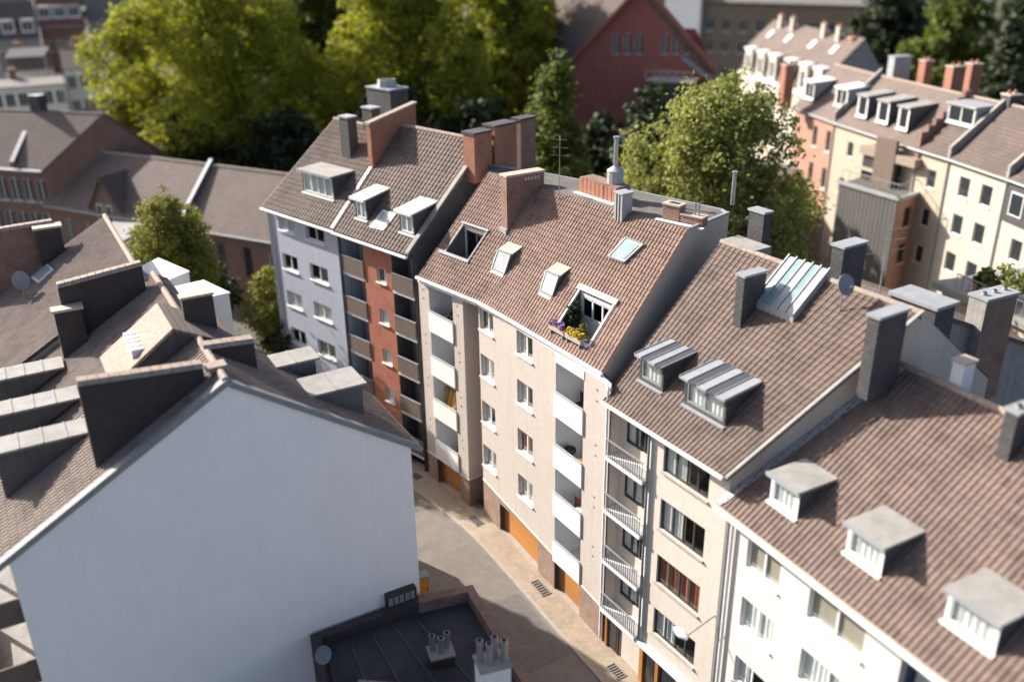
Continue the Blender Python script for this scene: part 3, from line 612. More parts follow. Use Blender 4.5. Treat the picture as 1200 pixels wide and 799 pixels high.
# base: clinker piers, white string course, garage doors
for a, b in ((uB+.02, .35), (4.28, UL0), (UL1, 10.06)):
    m = M(); f = lambda u, d, z: FB.W(u, d, z)
    m.hexa([f(a, 0, -1.2), f(b, 0, -1.2), f(b, .9, -1.2), f(a, .9, -1.2)], [f(a, 0, zw(a)-.03), f(b, 0, zw(b)-.03), f(b, .9, zw(b)-.03), f(a, .9, zw(a)-.03)]); m.build('clinker_base', 'brick_base', BM)
for a, b in ((uB, UL0-.01), (UL1+.01, 10.06)):
    M().hexa([FB.W(a, -.035, zw(a)-.05), FB.W(b, -.035, zw(b)-.05), FB.W(b, .05, zw(b)-.05), FB.W(a, .05, zw(a)-.05)], [FB.W(a, -.035, zw(a)+.02), FB.W(b, -.035, zw(b)+.02), FB.W(b, .05, zw(b)+.02), FB.W(a, .05, zw(a)+.02)]).build('string_course', 'white', BM)
garage(FB, .35, 4.28, -.35, zw(4.28)-.06, .3, 9); garage(FB, UL0, UL1, -.75, 1.5, .3, 9)
m = M(); m.hexa([FB.W(.35, .0, zw(4.28)-.06), FB.W(4.28, .0, zw(4.28)-.06), FB.W(4.28, .7, zw(4.28)-.06), FB.W(.35, .7, zw(4.28)-.06)], [FB.W(.35, .0, zw(.35)-.06), FB.W(4.28, .0, zw(4.28)-.03), FB.W(4.28, .7, zw(4.28)-.03), FB.W(.35, .7, zw(.35)-.06)]); m.build('lintel', 'brick_base', BM)
downpipe(BM, FB, 10.0, -.09, -.3, 13.3, 'white', .06); gutter(BM, [FB.W(10.0, -.09, 13.3), E3+V((0, 0, -.05))], .05, 'white')
m = M()                                                                # small anchor plates on the piers
for z in np.arange(3.9, 13, 2.8):
    for dz in (0, .55):
        for fr, u in ((FA, .55), (FA, 3.95), (FB, 9.1)): m.box(fr, u-.04, u+.04, -.025, -.002, z+dz, z+dz+.08)
m.build('anchor_plates', 'rail', BM, kind='stuff')
# party walls, back wall, flat roof strip
BK = [Pz(572, 194, ZT), Pz(650, 207, ZT), Pz(731, 222.7, ZT), Pz(846, 247.5, ZT), Pz(853, 252, ZT)]
m = M(); ring = [T0, T1, T2, T3, BK[4], BK[3], BK[2], BK[1], BK[0]]
ring = [V(p)+V((0, 0, .02)) for p in ring]; m.hexa([p-V((0, 0, .25)) for p in ring], ring); m.build('flat_roof', 'bitumen', BM)
m = M()
for a, b in zip(BK, BK[1:]): m.face([(a[0], a[1], -.3), (b[0], b[1], -.3), (b[0], b[1], 18.98), (a[0], a[1], 18.98)])
m.build('rear_wall', 'stucco', BM)
pw = [FB.W(10.06, 0, -1), FB.W(10.06, 0, 13.5), E3+V((.05, .05, .1)), T3+V((.05, 0, .1)), BK[4]+V((.05, 0, .05)), (BK[4][0]+.05, BK[4][1], -1)]
M().face(pw).build('party_wall', 'stucco', BM)
M().hexa([E3+V((-.06, -.03, .04)), E3+V((.14, .07, .04)), T3+V((.14, .07, .04)), T3+V((-.06, -.03, .04))], [E3+V((-.06, -.03, .14)), E3+V((.14, .07, .14)), T3+V((.14, .07, .14)), T3+V((-.06, -.03, .14))]).build('verge', 'tan', BM)
m = M()
for a, b in zip([T3]+BK[4:], BK[4:]): m.bar(V(a)+V((.02, 0, .1)), V(b)+V((.02, 0, .1)), .14)
for a, b in zip(BK, BK[1:]): m.bar(V(a)+V((0, 0, .06)), V(b)+V((0, 0, .06)), .10)
m.build('edge_flashing', 'zinc', BM)
M().face([FA.W(.12, 0, -.3), FA.W(.12, 0, 13.42), V(E0), V(T0), (BK[0][0], BK[0][1], 18.98), (BK[0][0], BK[0][1], -.3)]).build('gable_wall', 'stucco', BM)
# big brick chimney slab standing on the slope
st0 = roof_st(S0, 594.5, 272.6); c0 = rp(S0, *st0); nrm = FB.n*.8+FA.n*.2; nrm /= np.linalg.norm(nrm)
FC = Fr(c0[:2]-FB.t*.62, c0[:2]); ch = M().box(FC, 0, .62, 0, 2.35, 15.8, 19.75).build('chimney', 'brick_ch', BM)
m = M().box(FC, -.05, .67, -.05, 2.40, 19.751, 19.86); m.build('cap', 'tan', ch)
for i in range(5): M().box(FC, .621, .66, 1.1+i*.2, 1.24+i*.2, 19.45, 19.62).build('flue_vent', 'tan', ch)
M().box(FC, -.05, .68, -.14, .0, 16.55, 16.98).build('flashing', 'zinc', ch)
# skylights: two wedge-shaped ones, one flat
def wedge(pts, hgt):
    q = [roof_st(S0, *p) for p in pts]; (sa, t1), (sb, _), (_, t0), _ = q; sa, sb = (q[0][0]+q[3][0])/2, (q[1][0]+q[2][0])/2; t0 = (q[2][1]+q[3][1])/2; t1 = (q[0][1]+q[1][1])/2
    a, b = rp(S0, sa, t0, .06), rp(S0, sb, t0, .06); tm = t0+(t1-t0)*.80; c, d = rp(S0, sb, tm, hgt), rp(S0, sa, tm, hgt)
    te = t1+.065
    e, f = rp(S0, sb, te, .05), rp(S0, sa, te, .05); z = (c[2]+d[2])/2
    o = M().face([a, d, f]).face([b, c, e]).build('roof_window', 'zinc_dark', BM)
    m = M(); n = np.cross(b-a, d-a); n /= np.linalg.norm(n); n = n if n[2] > 0 else -n
    ww = .09
    for p, r in ((a, b), (b, c), (c, d), (d, a)): m.bar(p, r, ww)
    m.build('frame', 'zinc', o); M().slab(a+n*.02, b+n*.02, c+n*.02, d+n*.02, .03).build('pane', 'glass_frost', o)
    M().slab(d+(d-c)*.06, c+(c-d)*.06, e+(e-f)*.06, f+(f-e)*.06, .06).build('roof_sheet', 'tan', o)
    g0, g1 = rp(S0, sa, t0-.03, .05), rp(S0, sb, t0-.03, .05); M().slab(g0, g1, b, a, .04).build('sill_flashing', 'zinc', o)
wedge([(590.8, 292.4), (606.7, 297), (592.4, 321), (578, 316)], .40); wedge([(648, 316), (662, 324), (648, 348), (635, 341.5)], .40)
q = [rp(S0, *roof_st(S0, *p), .12) for p in ((735, 280), (755, 288), (733, 308.5), (715, 302))]
o = M().slab(*q, .14).build('roof_window', 'zinc', BM); qc = sum(q)/4; qi = [qc+(p-qc)*.8+V((-.02, -.02, .035)) for p in q]; M().slab(*qi, .03).build('pane', 'glass_teal', o)
m = M()
for i in range(4): m.bar(q[i], q[(i+1) % 4], .08)
m.build('frame', 'zinc', o)
# zinc vent box, low brick stacks, flues and mast on the flat roof
def stand(px, py, z=ZT): return Pz(px, py, z)
p = rp(S0, *roof_st(S0, 722, 259)); fv = Fr(p[:2], p[:2]+FB.t*.6); o = M().box(fv, -.2, .42, 0, .62, p[2]-.4, 19.95).build('vent_box', 'zinc', BM)
M().box(fv, -.25, .47, -.05, .67, 19.951, 20.02).build('cap', 'zinc', o); M().box(fv, -.02, .02, -.03, -.002, p[2], 19.9).box(fv, .2, .24, -.03, -.002, p[2], 19.9).build('seam', 'zinc_dark', o)
p = stand(679, 226); fl = Fr(p[:2], stand(722, 240)[:2]); L = fl.L
o = M().box(fl, 0, L, 0, .9, ZT, ZT+.85).build('low_brick_stack', 'brick_ch', BM)
for i in range(9): M().box(fl, i*L/9+.02, (i+1)*L/9-.02, -.04, -.002, ZT+.05, ZT+.8).build('clinker_rib', 'brick_chr', o)
M().box(fl, -.15, L+.1, -.3, -.05, ZT+.03, ZT+.07).build('edge_flashing', 'white', o)
c = V(fl.W(L*.72, .6, 0)); m = M(); m.tube((c[0], c[1], ZT+.85), (c[0], c[1], ZT+1.5), .42, .42, 14).tube((c[0], c[1], ZT+1.5), (c[0], c[1], ZT+1.7), .44, .15, 14); m.build('flue_box', 'zinc', o)
M().tube((c[0], c[1], ZT+1.7), (c[0], c[1], ZT+3.1), .12, .12, 12).tube((c[0], c[1], ZT+3.1), (c[0], c[1], ZT+3.18), .17, .17, 12).build('flue_pipe', 'steel', o)
p = stand(776, 257.5); fs = Fr(p[:2], stand(822, 267.5)[:2]); L = fs.L
o = M().box(fs, 0, L*.42, 0, .55, ZT, ZT+.75).box(fs, L*.42+.001, L, .02, .5, ZT, ZT+.42).build('low_brick_stack', 'brick_ch', BM)
M().box(fs, -.05, L*.42+.04, -.05, .6, ZT+.751, ZT+.83).box(fs, L*.42+.05, L+.04, -.03, .55, ZT+.421, ZT+.48).build('cap', 'tan', o); M().box(fs, L*.1, L*.34, .15, .4, ZT+.831, ZT+.85).build('flue_hole', 'dark', o)
for q_ in (.75, .84): c = fs.W(L*q_, .25, 0); M().tube((c[0], c[1], ZT+.48), (c[0], c[1], ZT+1.05), .06, .06, 8).build('flue_pipe', 'steel', o)
M().box(fs, -.25, L+.2, -.3, -.06, ZT+.03, ZT+.06).build('edge_flashing', 'white', o)
p = rp(S0, *roof_st(S0, 655.5, 234)); m = M(); m.tube(p, p+V((0, 0, 3.3)), .02, .014, 7)
for z_, l in ((2.3, .9), (2.7, .7), (3.1, .6)): m.tube(p+V((-l*.6, .15, z_)), p+V((l*.6, -.15, z_)), .008, .008, 6)
m.tube(p+V((-.0, -.5, 3.2)), p+V((0, .5, 3.2)), .008, .008, 6)
tag(m.build('antenna', 'rail'), 'thin rod antenna mast beside the big brick chimney on the beige house', 'antenna')
# flower boxes on the terrace edge and plants behind
def plantmesh(c, r, n, mat, name, label, cat, seed, pot=None, size=.09, group=None):
    B = thing(name, label, cat, c, group); rg = random.Random(seed)
    if pot: M().tube((c[0], c[1], c[2]), (c[0], c[1], c[2]+pot), pot*.42, pot*.55, 10).build('pot', 'terracotta', B)
    z = c[2]+(pot or 0)
    M().tube((c[0], c[1], z-.02), (c[0], c[1], z+r[2]), .025, .012, 6).build('stem', 'bark', B)
    lob = [(c[0]+rg.uniform(-.4, .4)*r[0], c[1]+rg.uniform(-.4, .4)*r[1], z+r[2]*rg.uniform(.5, 1.3), r[0]*.6, r[1]*.6, r[2]*.6) for _ in range(4)]
    leaves('foliage', lob, n, size, mat, B, seed); return B
fe = Fr(ta_, tb_); za = (ta_[2]+tb_[2])/2
for i, (nm, lm) in enumerate((('violet', 'flower_v'), ('yellow', 'flower_y'))):
    lm = leafmat('petal_'+nm, (.30, .12, .42) if nm == 'violet' else (.80, .62, .04), (.42, .2, .5) if nm == 'violet' else (.75, .4, .03), .2)
    u0 = -.25+i*(fe.L*.52); u1 = u0+fe.L*.48
    B = thing('flower_box', 'pale flower box with %s blossoms on the roof terrace edge' % nm, 'flower box', fe.W((u0+u1)/2, -.22, za-.05))
    M().box(fe, u0, u1, -.36, -.10, za-.02, za+.22).build('trough', 'tan', B); M().box(fe, u0+.1, u0+.16, -.34, -.1, za-.45, za-.021).box(fe, u1-.16, u1-.1, -.34, -.1, za-.45, za-.021).build('bracket', 'rail', B)
    lob = [(*fe.W(u0+(u1-u0)*k, -.23, 0)[:2], za+.32, .2, .16, .14) for k in (.15, .4, .65, .88)]; leaves('blossoms', [(a, b, c+.05, d, e, f) for a, b, c, d, e, f in lob], 600, .06, lm, B, 31+i)
    leaves('foliage', lob, 220, .06, LEAF['olive'], B, 61+i)
plantmesh((*fe.W(fe.L*.62, .25, 0)[:2], zfl), (.3, .3, .5), 500, LEAF['olive'], 'potted_plant', 'light green potted plant behind the yellow flower box', 'plant', 5, .3)
plantmesh((*fe.W(.3, .75, 0)[:2], zfl), (.45, .45, .9), 700, LEAF['dark'], 'potted_shrub', 'dark potted shrub by the left cheek of the roof terrace', 'plant', 6, .35)
# ---- things standing on the loggias
plantmesh((*FA.W(2.5, .55, 0)[:2], 10.64), (.45, .45, .8), 700, LEAF['dark'], 'balcony_plant', 'bushy dark plant behind the top white balcony panel beside the far pier', 'plant', 8, .3)
def stripe_chair():
    fr = FA; B = thing('deck_chair', 'folded yellow striped deck chair on the far stack of white balconies', 'chair', fr.W(2.0, .4, 5.04)); zb = 5.04
    for i in range(6): M().hexa([fr.W(1.5+i*.2, .35, zb+.45), fr.W(1.5+i*.2+.16, .35, zb+.45), fr.W(1.5+i*.2+.16, .39, zb+.45), fr.W(1.5+i*.2, .39, zb+.45)], [fr.W(1.55+i*.2, .65, zb+1.75), fr.W(1.55+i*.2+.16, .65, zb+1.75), fr.W(1.55+i*.2+.16, .69, zb+1.75), fr.W(1.55+i*.2, .69, zb+1.75)]).build('stripe', 'yellow' if i % 2 == 0 else 'wood', B)
    M().bar(fr.W(1.45, .45, zb), fr.W(1.5, .67, zb+1.8), .05).bar(fr.W(2.75, .45, zb), fr.W(2.8, .67, zb+1.8), .05).bar(fr.W(1.48, .67, zb+1.78), fr.W(2.82, .67, zb+1.78), .05).build('frame', 'wood_dark', B)
stripe_chair()
def table_set(fr, u, d, z, label, mat, top='wood'):
    B = thing('balcony_table', label, 'table', fr.W(u, d, z)); M().tube(fr.W(u, d, z+.68), fr.W(u, d, z+.72), .42, .42, 14).build('tabletop', top, B)
    for a in range(3): M().bar(fr.W(u+.1*math.cos(a*2.1), d+.1*math.sin(a*2.1), z+.68), fr.W(u+.32*math.cos(a*2.1), d+.32*math.sin(a*2.1), z), .04).build('leg', mat, B)
def chair(fr, u, d, z, label, mat, seat):
    B = thing('balcony_chair', label, 'chair', fr.W(u, d, z)); M().box(fr, u-.22, u+.22, d-.22, d+.22, z+.43, z+.48).build('seat', seat, B); M().box(fr, u-.22, u+.22, d+.2, d+.24, z+.52, z+1.0).build('backrest', seat, B)
    for a in (-.2, .2):
        for b in (-.2, .2): M().bar(fr.W(u+a, d+b, z), fr.W(u+a, d+b, z+(1.0 if b > 0 else .43)), .035).build('leg', mat, B)
table_set(FB, 7.4, .75, 7.40, 'small round wooden table on the second balcony below the roof, beside the grill', 'black')
chair(FB, 7.55, .8, 10.28, 'wooden chair on the topmost balcony under the white header', 'black', 'wood'); chair(FB, 6.5, .95, 10.28, 'dark chair with round cushion on the topmost balcony', 'black', 'wood_dark')
chair(FB, 6.7, .6, 4.57, 'red chair on the balcony above the lowest one', 'black', 'curtain_red'); table_set(FB, 7.4, .6, 4.57, 'round table on the balcony above the lowest one beside the red chair', 'black', 'white')
chair(FA, 2.3, .7, 2.21, 'grey chair on the lowest of the far white balconies', 'black', 'rail'); chair(FA, 2.5, .8, 7.85, 'dark chair on the far white balcony below the bushy plant', 'black', 'frame_dark')
gB = thing('kettle_grill', 'black kettle grill on the second balcony below the roof', 'grill', FB.W(6.35, .55, 7.4)); c = V(FB.W(6.35, .55, 8.25)); m = M()
rings = [(-.22, .12), (-.12, .26), (0, .3), (.12, .26), (.2, .1)]
for (z0, r0), (z1, r1) in zip(rings, rings[1:]): m.tube(c+V((0, 0, z0)), c+V((0, 0, z1)), r0, r1, 14)
m.build('kettle', 'black', gB, smooth=False)
for a in range(3): M().bar(c+V((.15*math.cos(a*2.1), .15*math.sin(a*2.1), -.15)), c+V((.3*math.cos(a*2.1), .3*math.sin(a*2.1), -.85)), .03).build('leg', 'steel', gB)
# ================================================================== cream house with grey-framed balconies (next to the beige house)
B2 = thing('cream_house', 'cream house with wide dark windows, narrow railed balconies and two striped zinc dormers', 'building', (*FM.W(3.6, 3, 0)[:2], -1))
SM, OM, ZM = .839, .31, 12.8; zrm = lambda d: ZM+SM*(d+OM)
um = lambda px, py: FM.ud(px, py, ZM, SM, OM)
e0, e1, r1, r0 = FM.W(-.2, -.35, zrm(-.35)), (*FM.W(7.28, -.35, 0)[:2], zrm(-.35)), (14.95, 31.05, 18.6), (9.5, 39.75, 18.6)
M().slab(e0, e1, r1, r0, .2).build('roof_deck', 'bitumen', B2)
at = [um(*p) for p in ((917, 304), (969, 325), (931, 381), (887, 362))]
Sm = tiled_roof(B2, [e0, e1], [r0, r1], 'tile_mid', wt=.22, lt=.31, h=.04)
M().face([e0, e1, FM.W(7.28, 0, zrm(0)-.3), FM.W(-.2, 0, zrm(0)-.3)]).build('soffit', 'white', B2)
bk0, bk1 = V(r0[:2])+FM.n*5.5, V(r1[:2])+FM.n*5.5
M().slab(r0, r1, (*bk1, 14.5), (*bk0, 14.5), .2).build('rear_roof', 'roof_b', B2)
gutter(B2, [V(FM.W(-.1, -.42, 12.75)), V(FM.W(7.2, -.42, 12.75))], .09, 'white')
M().tube(r0, r1, .13, .13, 8).build('ridge_cap', 'cap', B2)
# walls
zlow = -1.6; UB = 2.62
wz = [(2.58, 3.97), (5.38, 6.85), (8.20, 9.70), (11.02, 12.46)]
wins = [(3.5, 6.16, a, b, dict(rev=.14, n=4, fm='frame_dark', sill='kerb', cur=['half', 'curtain_red', 'half', 'half'][i])) for i, (a, b) in enumerate(wz)]
wall_part(B2, FM, 2.78, 7.2, 1.62, 12.75, wins, 'stucco_mid', rev=.14)
bz = [(2.75, 4.15), (5.5, 6.95), (8.3, 9.75), (11.12, 12.5)]
wins = [(.42, 2.28, a-.35, b, dict(rev=.1, n=3, fm='frame_dark', sill=None, cur=['curtain', 'half', 'curtain', 'half'][i])) for i, (a, b) in enumerate(bz)]
wall_part(B2, FM, .02, UB, 1.4, 12.75, wins, 'stucco_mid', d=.55, rev=.1)
M().face([FM.W(UB, 0, 1.4), FM.W(UB, .55, 1.4), FM.W(UB, .55, 12.75), FM.W(UB, 0, 12.75)]).face([FM.W(.02, 0, 1.4), FM.W(.02, .55, 1.4), FM.W(.02, .55, 12.75), FM.W(.02, 0, 12.75)]).build('recess_side', 'stucco_mid', B2)
M().box(FM, UB, 2.78, -.04, .2, 1.4, 12.7).build('pilaster', 'loggia', B2); downpipe(B2, FM, 2.72, -.13, 1.5, 12.7, 'rail', .06)
for i, z in enumerate((1.55, 4.35, 7.15, 9.95)):
    o = M().box(FM, .04, UB-.02, -.32, .54, z, z+.16).build('balcony', 'loggia', B2)
    M().bar(FM.W(.06, -.28, z+1.05), FM.W(UB-.04, -.28, z+1.05), .06).bar(FM.W(.06, -.28, z+.3), FM.W(UB-.04, -.28, z+.3), .04).build('handrail', 'rail', o)
    for k in range(17): u = .08+k*(UB-.16)/16; M().bar(FM.W(u, -.28, z+.16), FM.W(u, -.28, z+1.05), .035).build('baluster', 'rail', o)
M().box(FM, -.0, 7.2, .15, .3, zlow, 1.4).build('base_wall', 'stucco_mid', B2); M().box(FM, -.02, 7.25, -.25, .14, 1.4, 1.6).build('ledge', 'loggia', B2)
for u0, u1, mt in ((.12, .3, 'wood'), (2.75, 2.98, 'wood'), (3.85, 4.05, 'wood'), (5.2, 5.4, 'wood')): M().box(FM, u0, u1, -.05, .14, zlow, 1.39).build('door_post', mt, B2)
for u0, u1 in ((.32, 1.05), (3.0, 3.84), (4.06, 5.19)): d_ = M().box(FM, u0, u1, .06, .12, zlow, 1.35).build('entrance_door', 'wood_dark', B2); M().box(FM, u0+.12, u1-.12, .045, .058, zlow+1.1, 1.2).build('pane', 'glass_sky', d_)
M().face([FM.W(7.2, 0, zlow), FM.W(7.2, 0, 12.75), V(e1), V(r1), (*bk1, 14.4), (*bk1, zlow)]).build('party_wall', 'stucco', B2)
M().hexa([V(e1)+V((-.02, .0, .05)), V(e1)+V((.04, -.12, .05)), V(r1)+V((.04, -.12, .05)), V(r1)+V((-.02, 0, .05))], [V(e1)+V((-.02, 0, .14)), V(e1)+V((.04, -.12, .14)), V(r1)+V((.04, -.12, .14)), V(r1)+V((-.02, 0, .14))]).build('verge', 'sheet', B2)
M().face([(*bk0, zlow), (*bk1, zlow), (*bk1, 14.4), (*bk0, 14.4)]).build('rear_wall', 'stucco_mid', B2)
fp = um(748, 446); fq = um(777, 460); D1 = dict(wall='slate', roof='zinc', fm='rail', cheek='slate', lo=.2)
dormer(B2, FM, zrm, SM, fp[0], fq[0], (fp[1]+fq[1])/2, 1.2, .12, n=1, strips=4, ov=.25, cur='curtain', **D1)
fp = um(800, 475); fq = um(850, 500); dormer(B2, FM, zrm, SM, fp[0], fq[0], (fp[1]+fq[1])/2, 1.25, .12, n=2, strips=5, ov=.25, cur='curtain', **D1)
p = um(867, 386); chimney(B2, FM, p[0]-.42, p[0], p[1], p[1]+1.25, zrm(p[1])-.4, 18.62, 'slate', 'zinc')
p = um(1021, 452); chimney(B2, FM, p[0]-.5, p[0]-.02, p[1]-.1, p[1]+1.5, zrm(p[1])-.6, 19.0, 'slate', 'zinc')
q = Pz(995, 340, 17.4); fc = Fr(q[:2], q[:2]+FM.n); chimney(B2, fc, -.7, .75, 0, .6, 15.5, 19.35, 'slate', 'zinc', flash=False)
q = Pz(1040, 372, 17.0); fc = Fr(q[:2], Pz(1092, 392, 17.0)[:2]); chimney(B2, fc, 0, fc.L, 0, 1.2, 14.5, 18.0, 'slate', 'zinc', .14, .1)
q = Pz(876, 290, 18.0); fc = Fr(q[:2], q[:2]+FM.t*.8); chimney(B2, fc, -.1, .8, 0, .5, 15, 19.75, 'slate', 'zinc'); 
q = Pz(862, 300, 18.2); fc = Fr(q[:2], q[:2]+FM.t*1.0); M().box(fc, -.9, 1.1, 0, 1.0, 17.2, 18.75).build('vent_housing', 'sheet', B2)
# glazed roof light: five panes with bars
us = sorted(a[0] for a in at); ua, ub = (at[0][0]+at[3][0])/2, (at[1][0]+at[2][0])/2; da, db = (at[2][1]+at[3][1])/2, (at[0][1]+at[1][1])/2
RL = lambda u, d, k: FM.W(u, d, zrm(d)+k)
o = M().hexa([RL(ua, da, -.1), RL(ub, da, -.1), RL(ub, db, -.1), RL(ua, db, -.1)], [RL(ua, da, .3), RL(ub, da, .3), RL(ub, db, .3), RL(ua, db, .3)]).build('roof_light', 'zinc', B2)
for i in range(5):
    x0, x1 = ua+.06+(ub-ua-.12)*i/5, ua+.06+(ub-ua-.12)*(i+1)/5
    M().hexa([RL(x0+.03, da+.06, .301), RL(x1-.03, da+.06, .301), RL(x1-.03, db-.06, .301), RL(x0+.03, db-.06, .301)], [RL(x0+.03, da+.06, .33), RL(x1-.03, da+.06, .33), RL(x1-.03, db-.06, .33), RL(x0+.03, db-.06, .33)]).build('pane', 'glass_frost' if i % 2 == 0 else 'glass_teal', o)
for i in range(6): x = ua+.06+(ub-ua-.12)*i/5; M().hexa([RL(x-.03, da, .3), RL(x+.03, da, .3), RL(x+.03, db, .3), RL(x-.03, db, .3)], [RL(x-.03, da, .39), RL(x+.03, da, .39), RL(x+.03, db, .39), RL(x-.03, db, .39)]).build('glazing_bar', 'zinc', o)
def dish(px, py, base, r, aim, label):
    b = V(base); B = thing('satellite_dish', label, 'satellite dish', b); c = b+V((0, 0, 1.1)); M().tube(b-V((0, 0, .1)), c, .03, .03, 8).build('mast', 'rail', B)
    aim = V(aim)/np.linalg.norm(aim); M().disc(c+aim*.06, aim, r, .1, 18).build('reflector', 'dish', B); M().bar(c+aim*.05-V((0, 0, r*.8)), c+aim*r*1.2-V((0, 0, .05)), .03).build('feed_arm', 'rail', B)
p = um(984, 366); dish(0, 0, FM.W(p[0], p[1], zrm(p[1])+.03), .42, (.3, -.85, .35), 'round grey satellite dish beside the glazed roof light of the cream house')
p = um(1030, 345); a = V(FM.W(p[0], p[1], 18.2)); m = M().tube(a, a+V((0, 0, 3.2)), .03, .02, 7)
for z_, l in ((2.2, .8), (2.6, .8), (3.0, .6)): m.tube(a+V((-l, -.3, z_)), a+V((l, .3, z_)), .014, .014, 6)
tag(m.build('antenna', 'rail'), 'thin rod antenna behind the ridge of the cream house, near its slate chimneys', 'antenna')
# street lamp on a wall arm
q = FM.uz(846, 727); hd = Px(803, 746, FM.W(0, -1.3, 0), FM.W(1, -1.3, 0)); B = thing('street_lamp', 'white street lamp on a thin arm in front of the cream house', 'street lamp', FM.W(q[0], -.02, q[1]))
M().tube(FM.W(min(q[0], 7.1), .0, q[1]), hd, .035, .03, 8).build('arm', 'rail', B)
m = M(); c = V(hd); ax = FM.t
for k in range(6):
    a0, a1 = k/6, (k+1)/6; rr = lambda a: .05+.15*math.sin(math.pi*min(1, a*.9+.08)); P = lambda a: c-V((*ax, 0))*(.75*a-.1)
    m.tube(P(a0), P(a1), rr(a0), rr(a1), 10)
m.build('lamp_head', 'white', B)

# ================================================================== white house with three dormers (right)
B3 = thing('white_house', 'white rendered house with three grey-topped dormers on a large brown pantile roof', 'building', (*FRB.W(5, 3, 0)[:2], -2))
SR, OR, ZRB = .7265, .45, 11.6; zrr = lambda d: ZRB+SR*(d+OR); ur = lambda px, py: FRB.ud(px, py, ZRB, SR, OR)
DR = 6.35; UE = 15.0
lft = lambda d: -.5+(d+.45)*.26
P_ = lambda u, d, k=0: V(FRB.W(u, d, zrr(d)+k))
M().slab(P_(lft(-.45), -.45), P_(UE, -.45), P_(UE, DR), P_(lft(DR), DR), .2).build('roof_deck', 'bitumen', B3)
M().slab(P_(lft(DR), DR), P_(UE, DR), FRB.W(UE, 13.2, 11.6), FRB.W(1.2, 13.2, 11.6), .2).build('rear_roof', 'roof_a', B3)
M().tube(P_(lft(DR), DR, .02), P_(UE, DR, .02), .14, .14, 8).build('ridge_cap', 'cap', B3)
gutter(B3, [P_(-.5, -.55, -.1), P_(UE, -.55, -.1)], .1, 'white')
M().face([P_(-.5, -.5, -.15), P_(UE, -.5, -.15), FRB.W(UE, 0, 11.45), FRB.W(-.5, 0, 11.45)]).build('soffit', 'white', B3)
# dormers first (their footprints are kept free of tiles)
DM = []
for (a, b) in (((900, 588), (935, 608)), ((990, 647), (1032, 676)), ((1105, 727), (1165, 768))):
    p, q = ur(*a), ur(*b); d0 = (p[1]+q[1])/2; DM.append((p[0], q[0], d0, d0+1.15/(SR-.02)))
    dormer(B3, FRB, zrr, SR, p[0], q[0], d0, 1.15, .02, wall='slate', front='frame', roof='sheet', n=1, cur='curtain', cheek='zinc_dark', fw=.06, ov=.2)
def inpoly(u, d): return u > lft(d)+.1 and not any(a-.02 < u < b+.02 and c < d < e-.15 for a, b, c, e in DM)
cs = math.cos(math.atan(SR)); wt, lt = .23, .32; nrow = int((DR+.45)/cs/lt); ncol = int((UE+.5)/wt)
nz = V((*(-FRB.n*math.sin(math.atan(SR))), cs)); up = V((*(FRB.n*cs), math.sin(math.atan(SR)))); tt = V((*FRB.t, 0))
items = []
for r in range(nrow):
    for c in range(ncol):
        u = -.5+(c+.5)*wt; d = -.45+(r+.5)*lt*cs
        if not inpoly(u, d): continue
        p = P_(u, d); q = R.T @ (p-C0); px, py = CX+F*q[0]/q[2], CY+F*q[1]/q[2]; items.append((0 if -10 < px < 1210 and -10 < py < 810 else 1, q[2], r, c))
items.sort(); single = {(r, c) for _, _, r, c in items[:300]}
org = P_(-.5, -.45)
def Sr(s, t): s, t = np.atleast_1d(s), np.atleast_1d(t); return org + np.outer(s*ncol*wt, tt) + np.outer(t*nrow*lt, up), np.tile(nz, (len(s), 1))
keepset = {(r, c) for _, _, r, c in items}
rt_ = M(); roofpart = rt_.box(FRB, -.5, UE, -.46, -.44, zrr(-.45)-.12, zrr(-.45)-.02).build('tiled_slope', 'tan', B3)
q_, ids = tile_arrays(Sr, ncol, nrow, lambda s, t: (int(t*nrow), int(s*ncol)) in keepset-single)
fastmesh('roof_tiles', q_, 'tile_right', B3, ids, kind='stuff')
tq, _ = tile_arrays(lambda s, t: (np.stack([np.atleast_1d(s)*wt, np.atleast_1d(t)*lt, np.zeros(len(np.atleast_1d(s)))], 1), np.tile([0, 0, 1.], (len(np.atleast_1d(s)), 1))), 1, 1, None)
tm = fastmesh('roof_tile_proto', tq, 'tile_right1'); tme = tm.data; bpy.data.objects.remove(tm)
cc_ = tq.reshape(-1, 3); sh = np.array([cc_[:, 0].mean(), cc_[:, 1].mean(), cc_[:, 2].min()])
rl = np.array(B3.location)
for (r, c) in sorted(single):
    o = bpy.data.objects.new('roof_tile', tme); COL.objects.link(o); o.parent = roofpart
    p = org + tt*(c*wt) + up*(r*lt); M4 = Matrix.Identity(4)
    for i in range(3): M4[i][0], M4[i][1], M4[i][2] = tt[i], up[i], nz[i]
    pp = p + tt*sh[0]+up*sh[1]+nz*sh[2]-rl
    for i in range(3): M4[i][3] = pp[i]
    o.matrix_local = M4
wins = []
for i, (a, b) in enumerate(((9.45, 10.78), (6.65, 8.05), (3.85, 5.15), (1.1, 2.4))):
    wins.append((.92, 2.66, a, b, dict(n=2, cur=['blind', None, 'half', 'half'][i]))); wins.append((4.1, 6.56, a, b, dict(n=2, cur=['blind', 'curtain', 'half', 'half'][i])))
wall_part(B3, FRB, -.05, 7.95, -2, 11.46, wins, 'stucco_white', rev=.16)
wall_part(B3, FRB, 8.0, 10.2, -2, 11.46, [(8.15, 10.0, a, a+1.7, dict(n=2, fm='frame_dark', sill=None, cur=None)) for a in (9.5, 6.7, 3.9)], 'blue', d=.35)
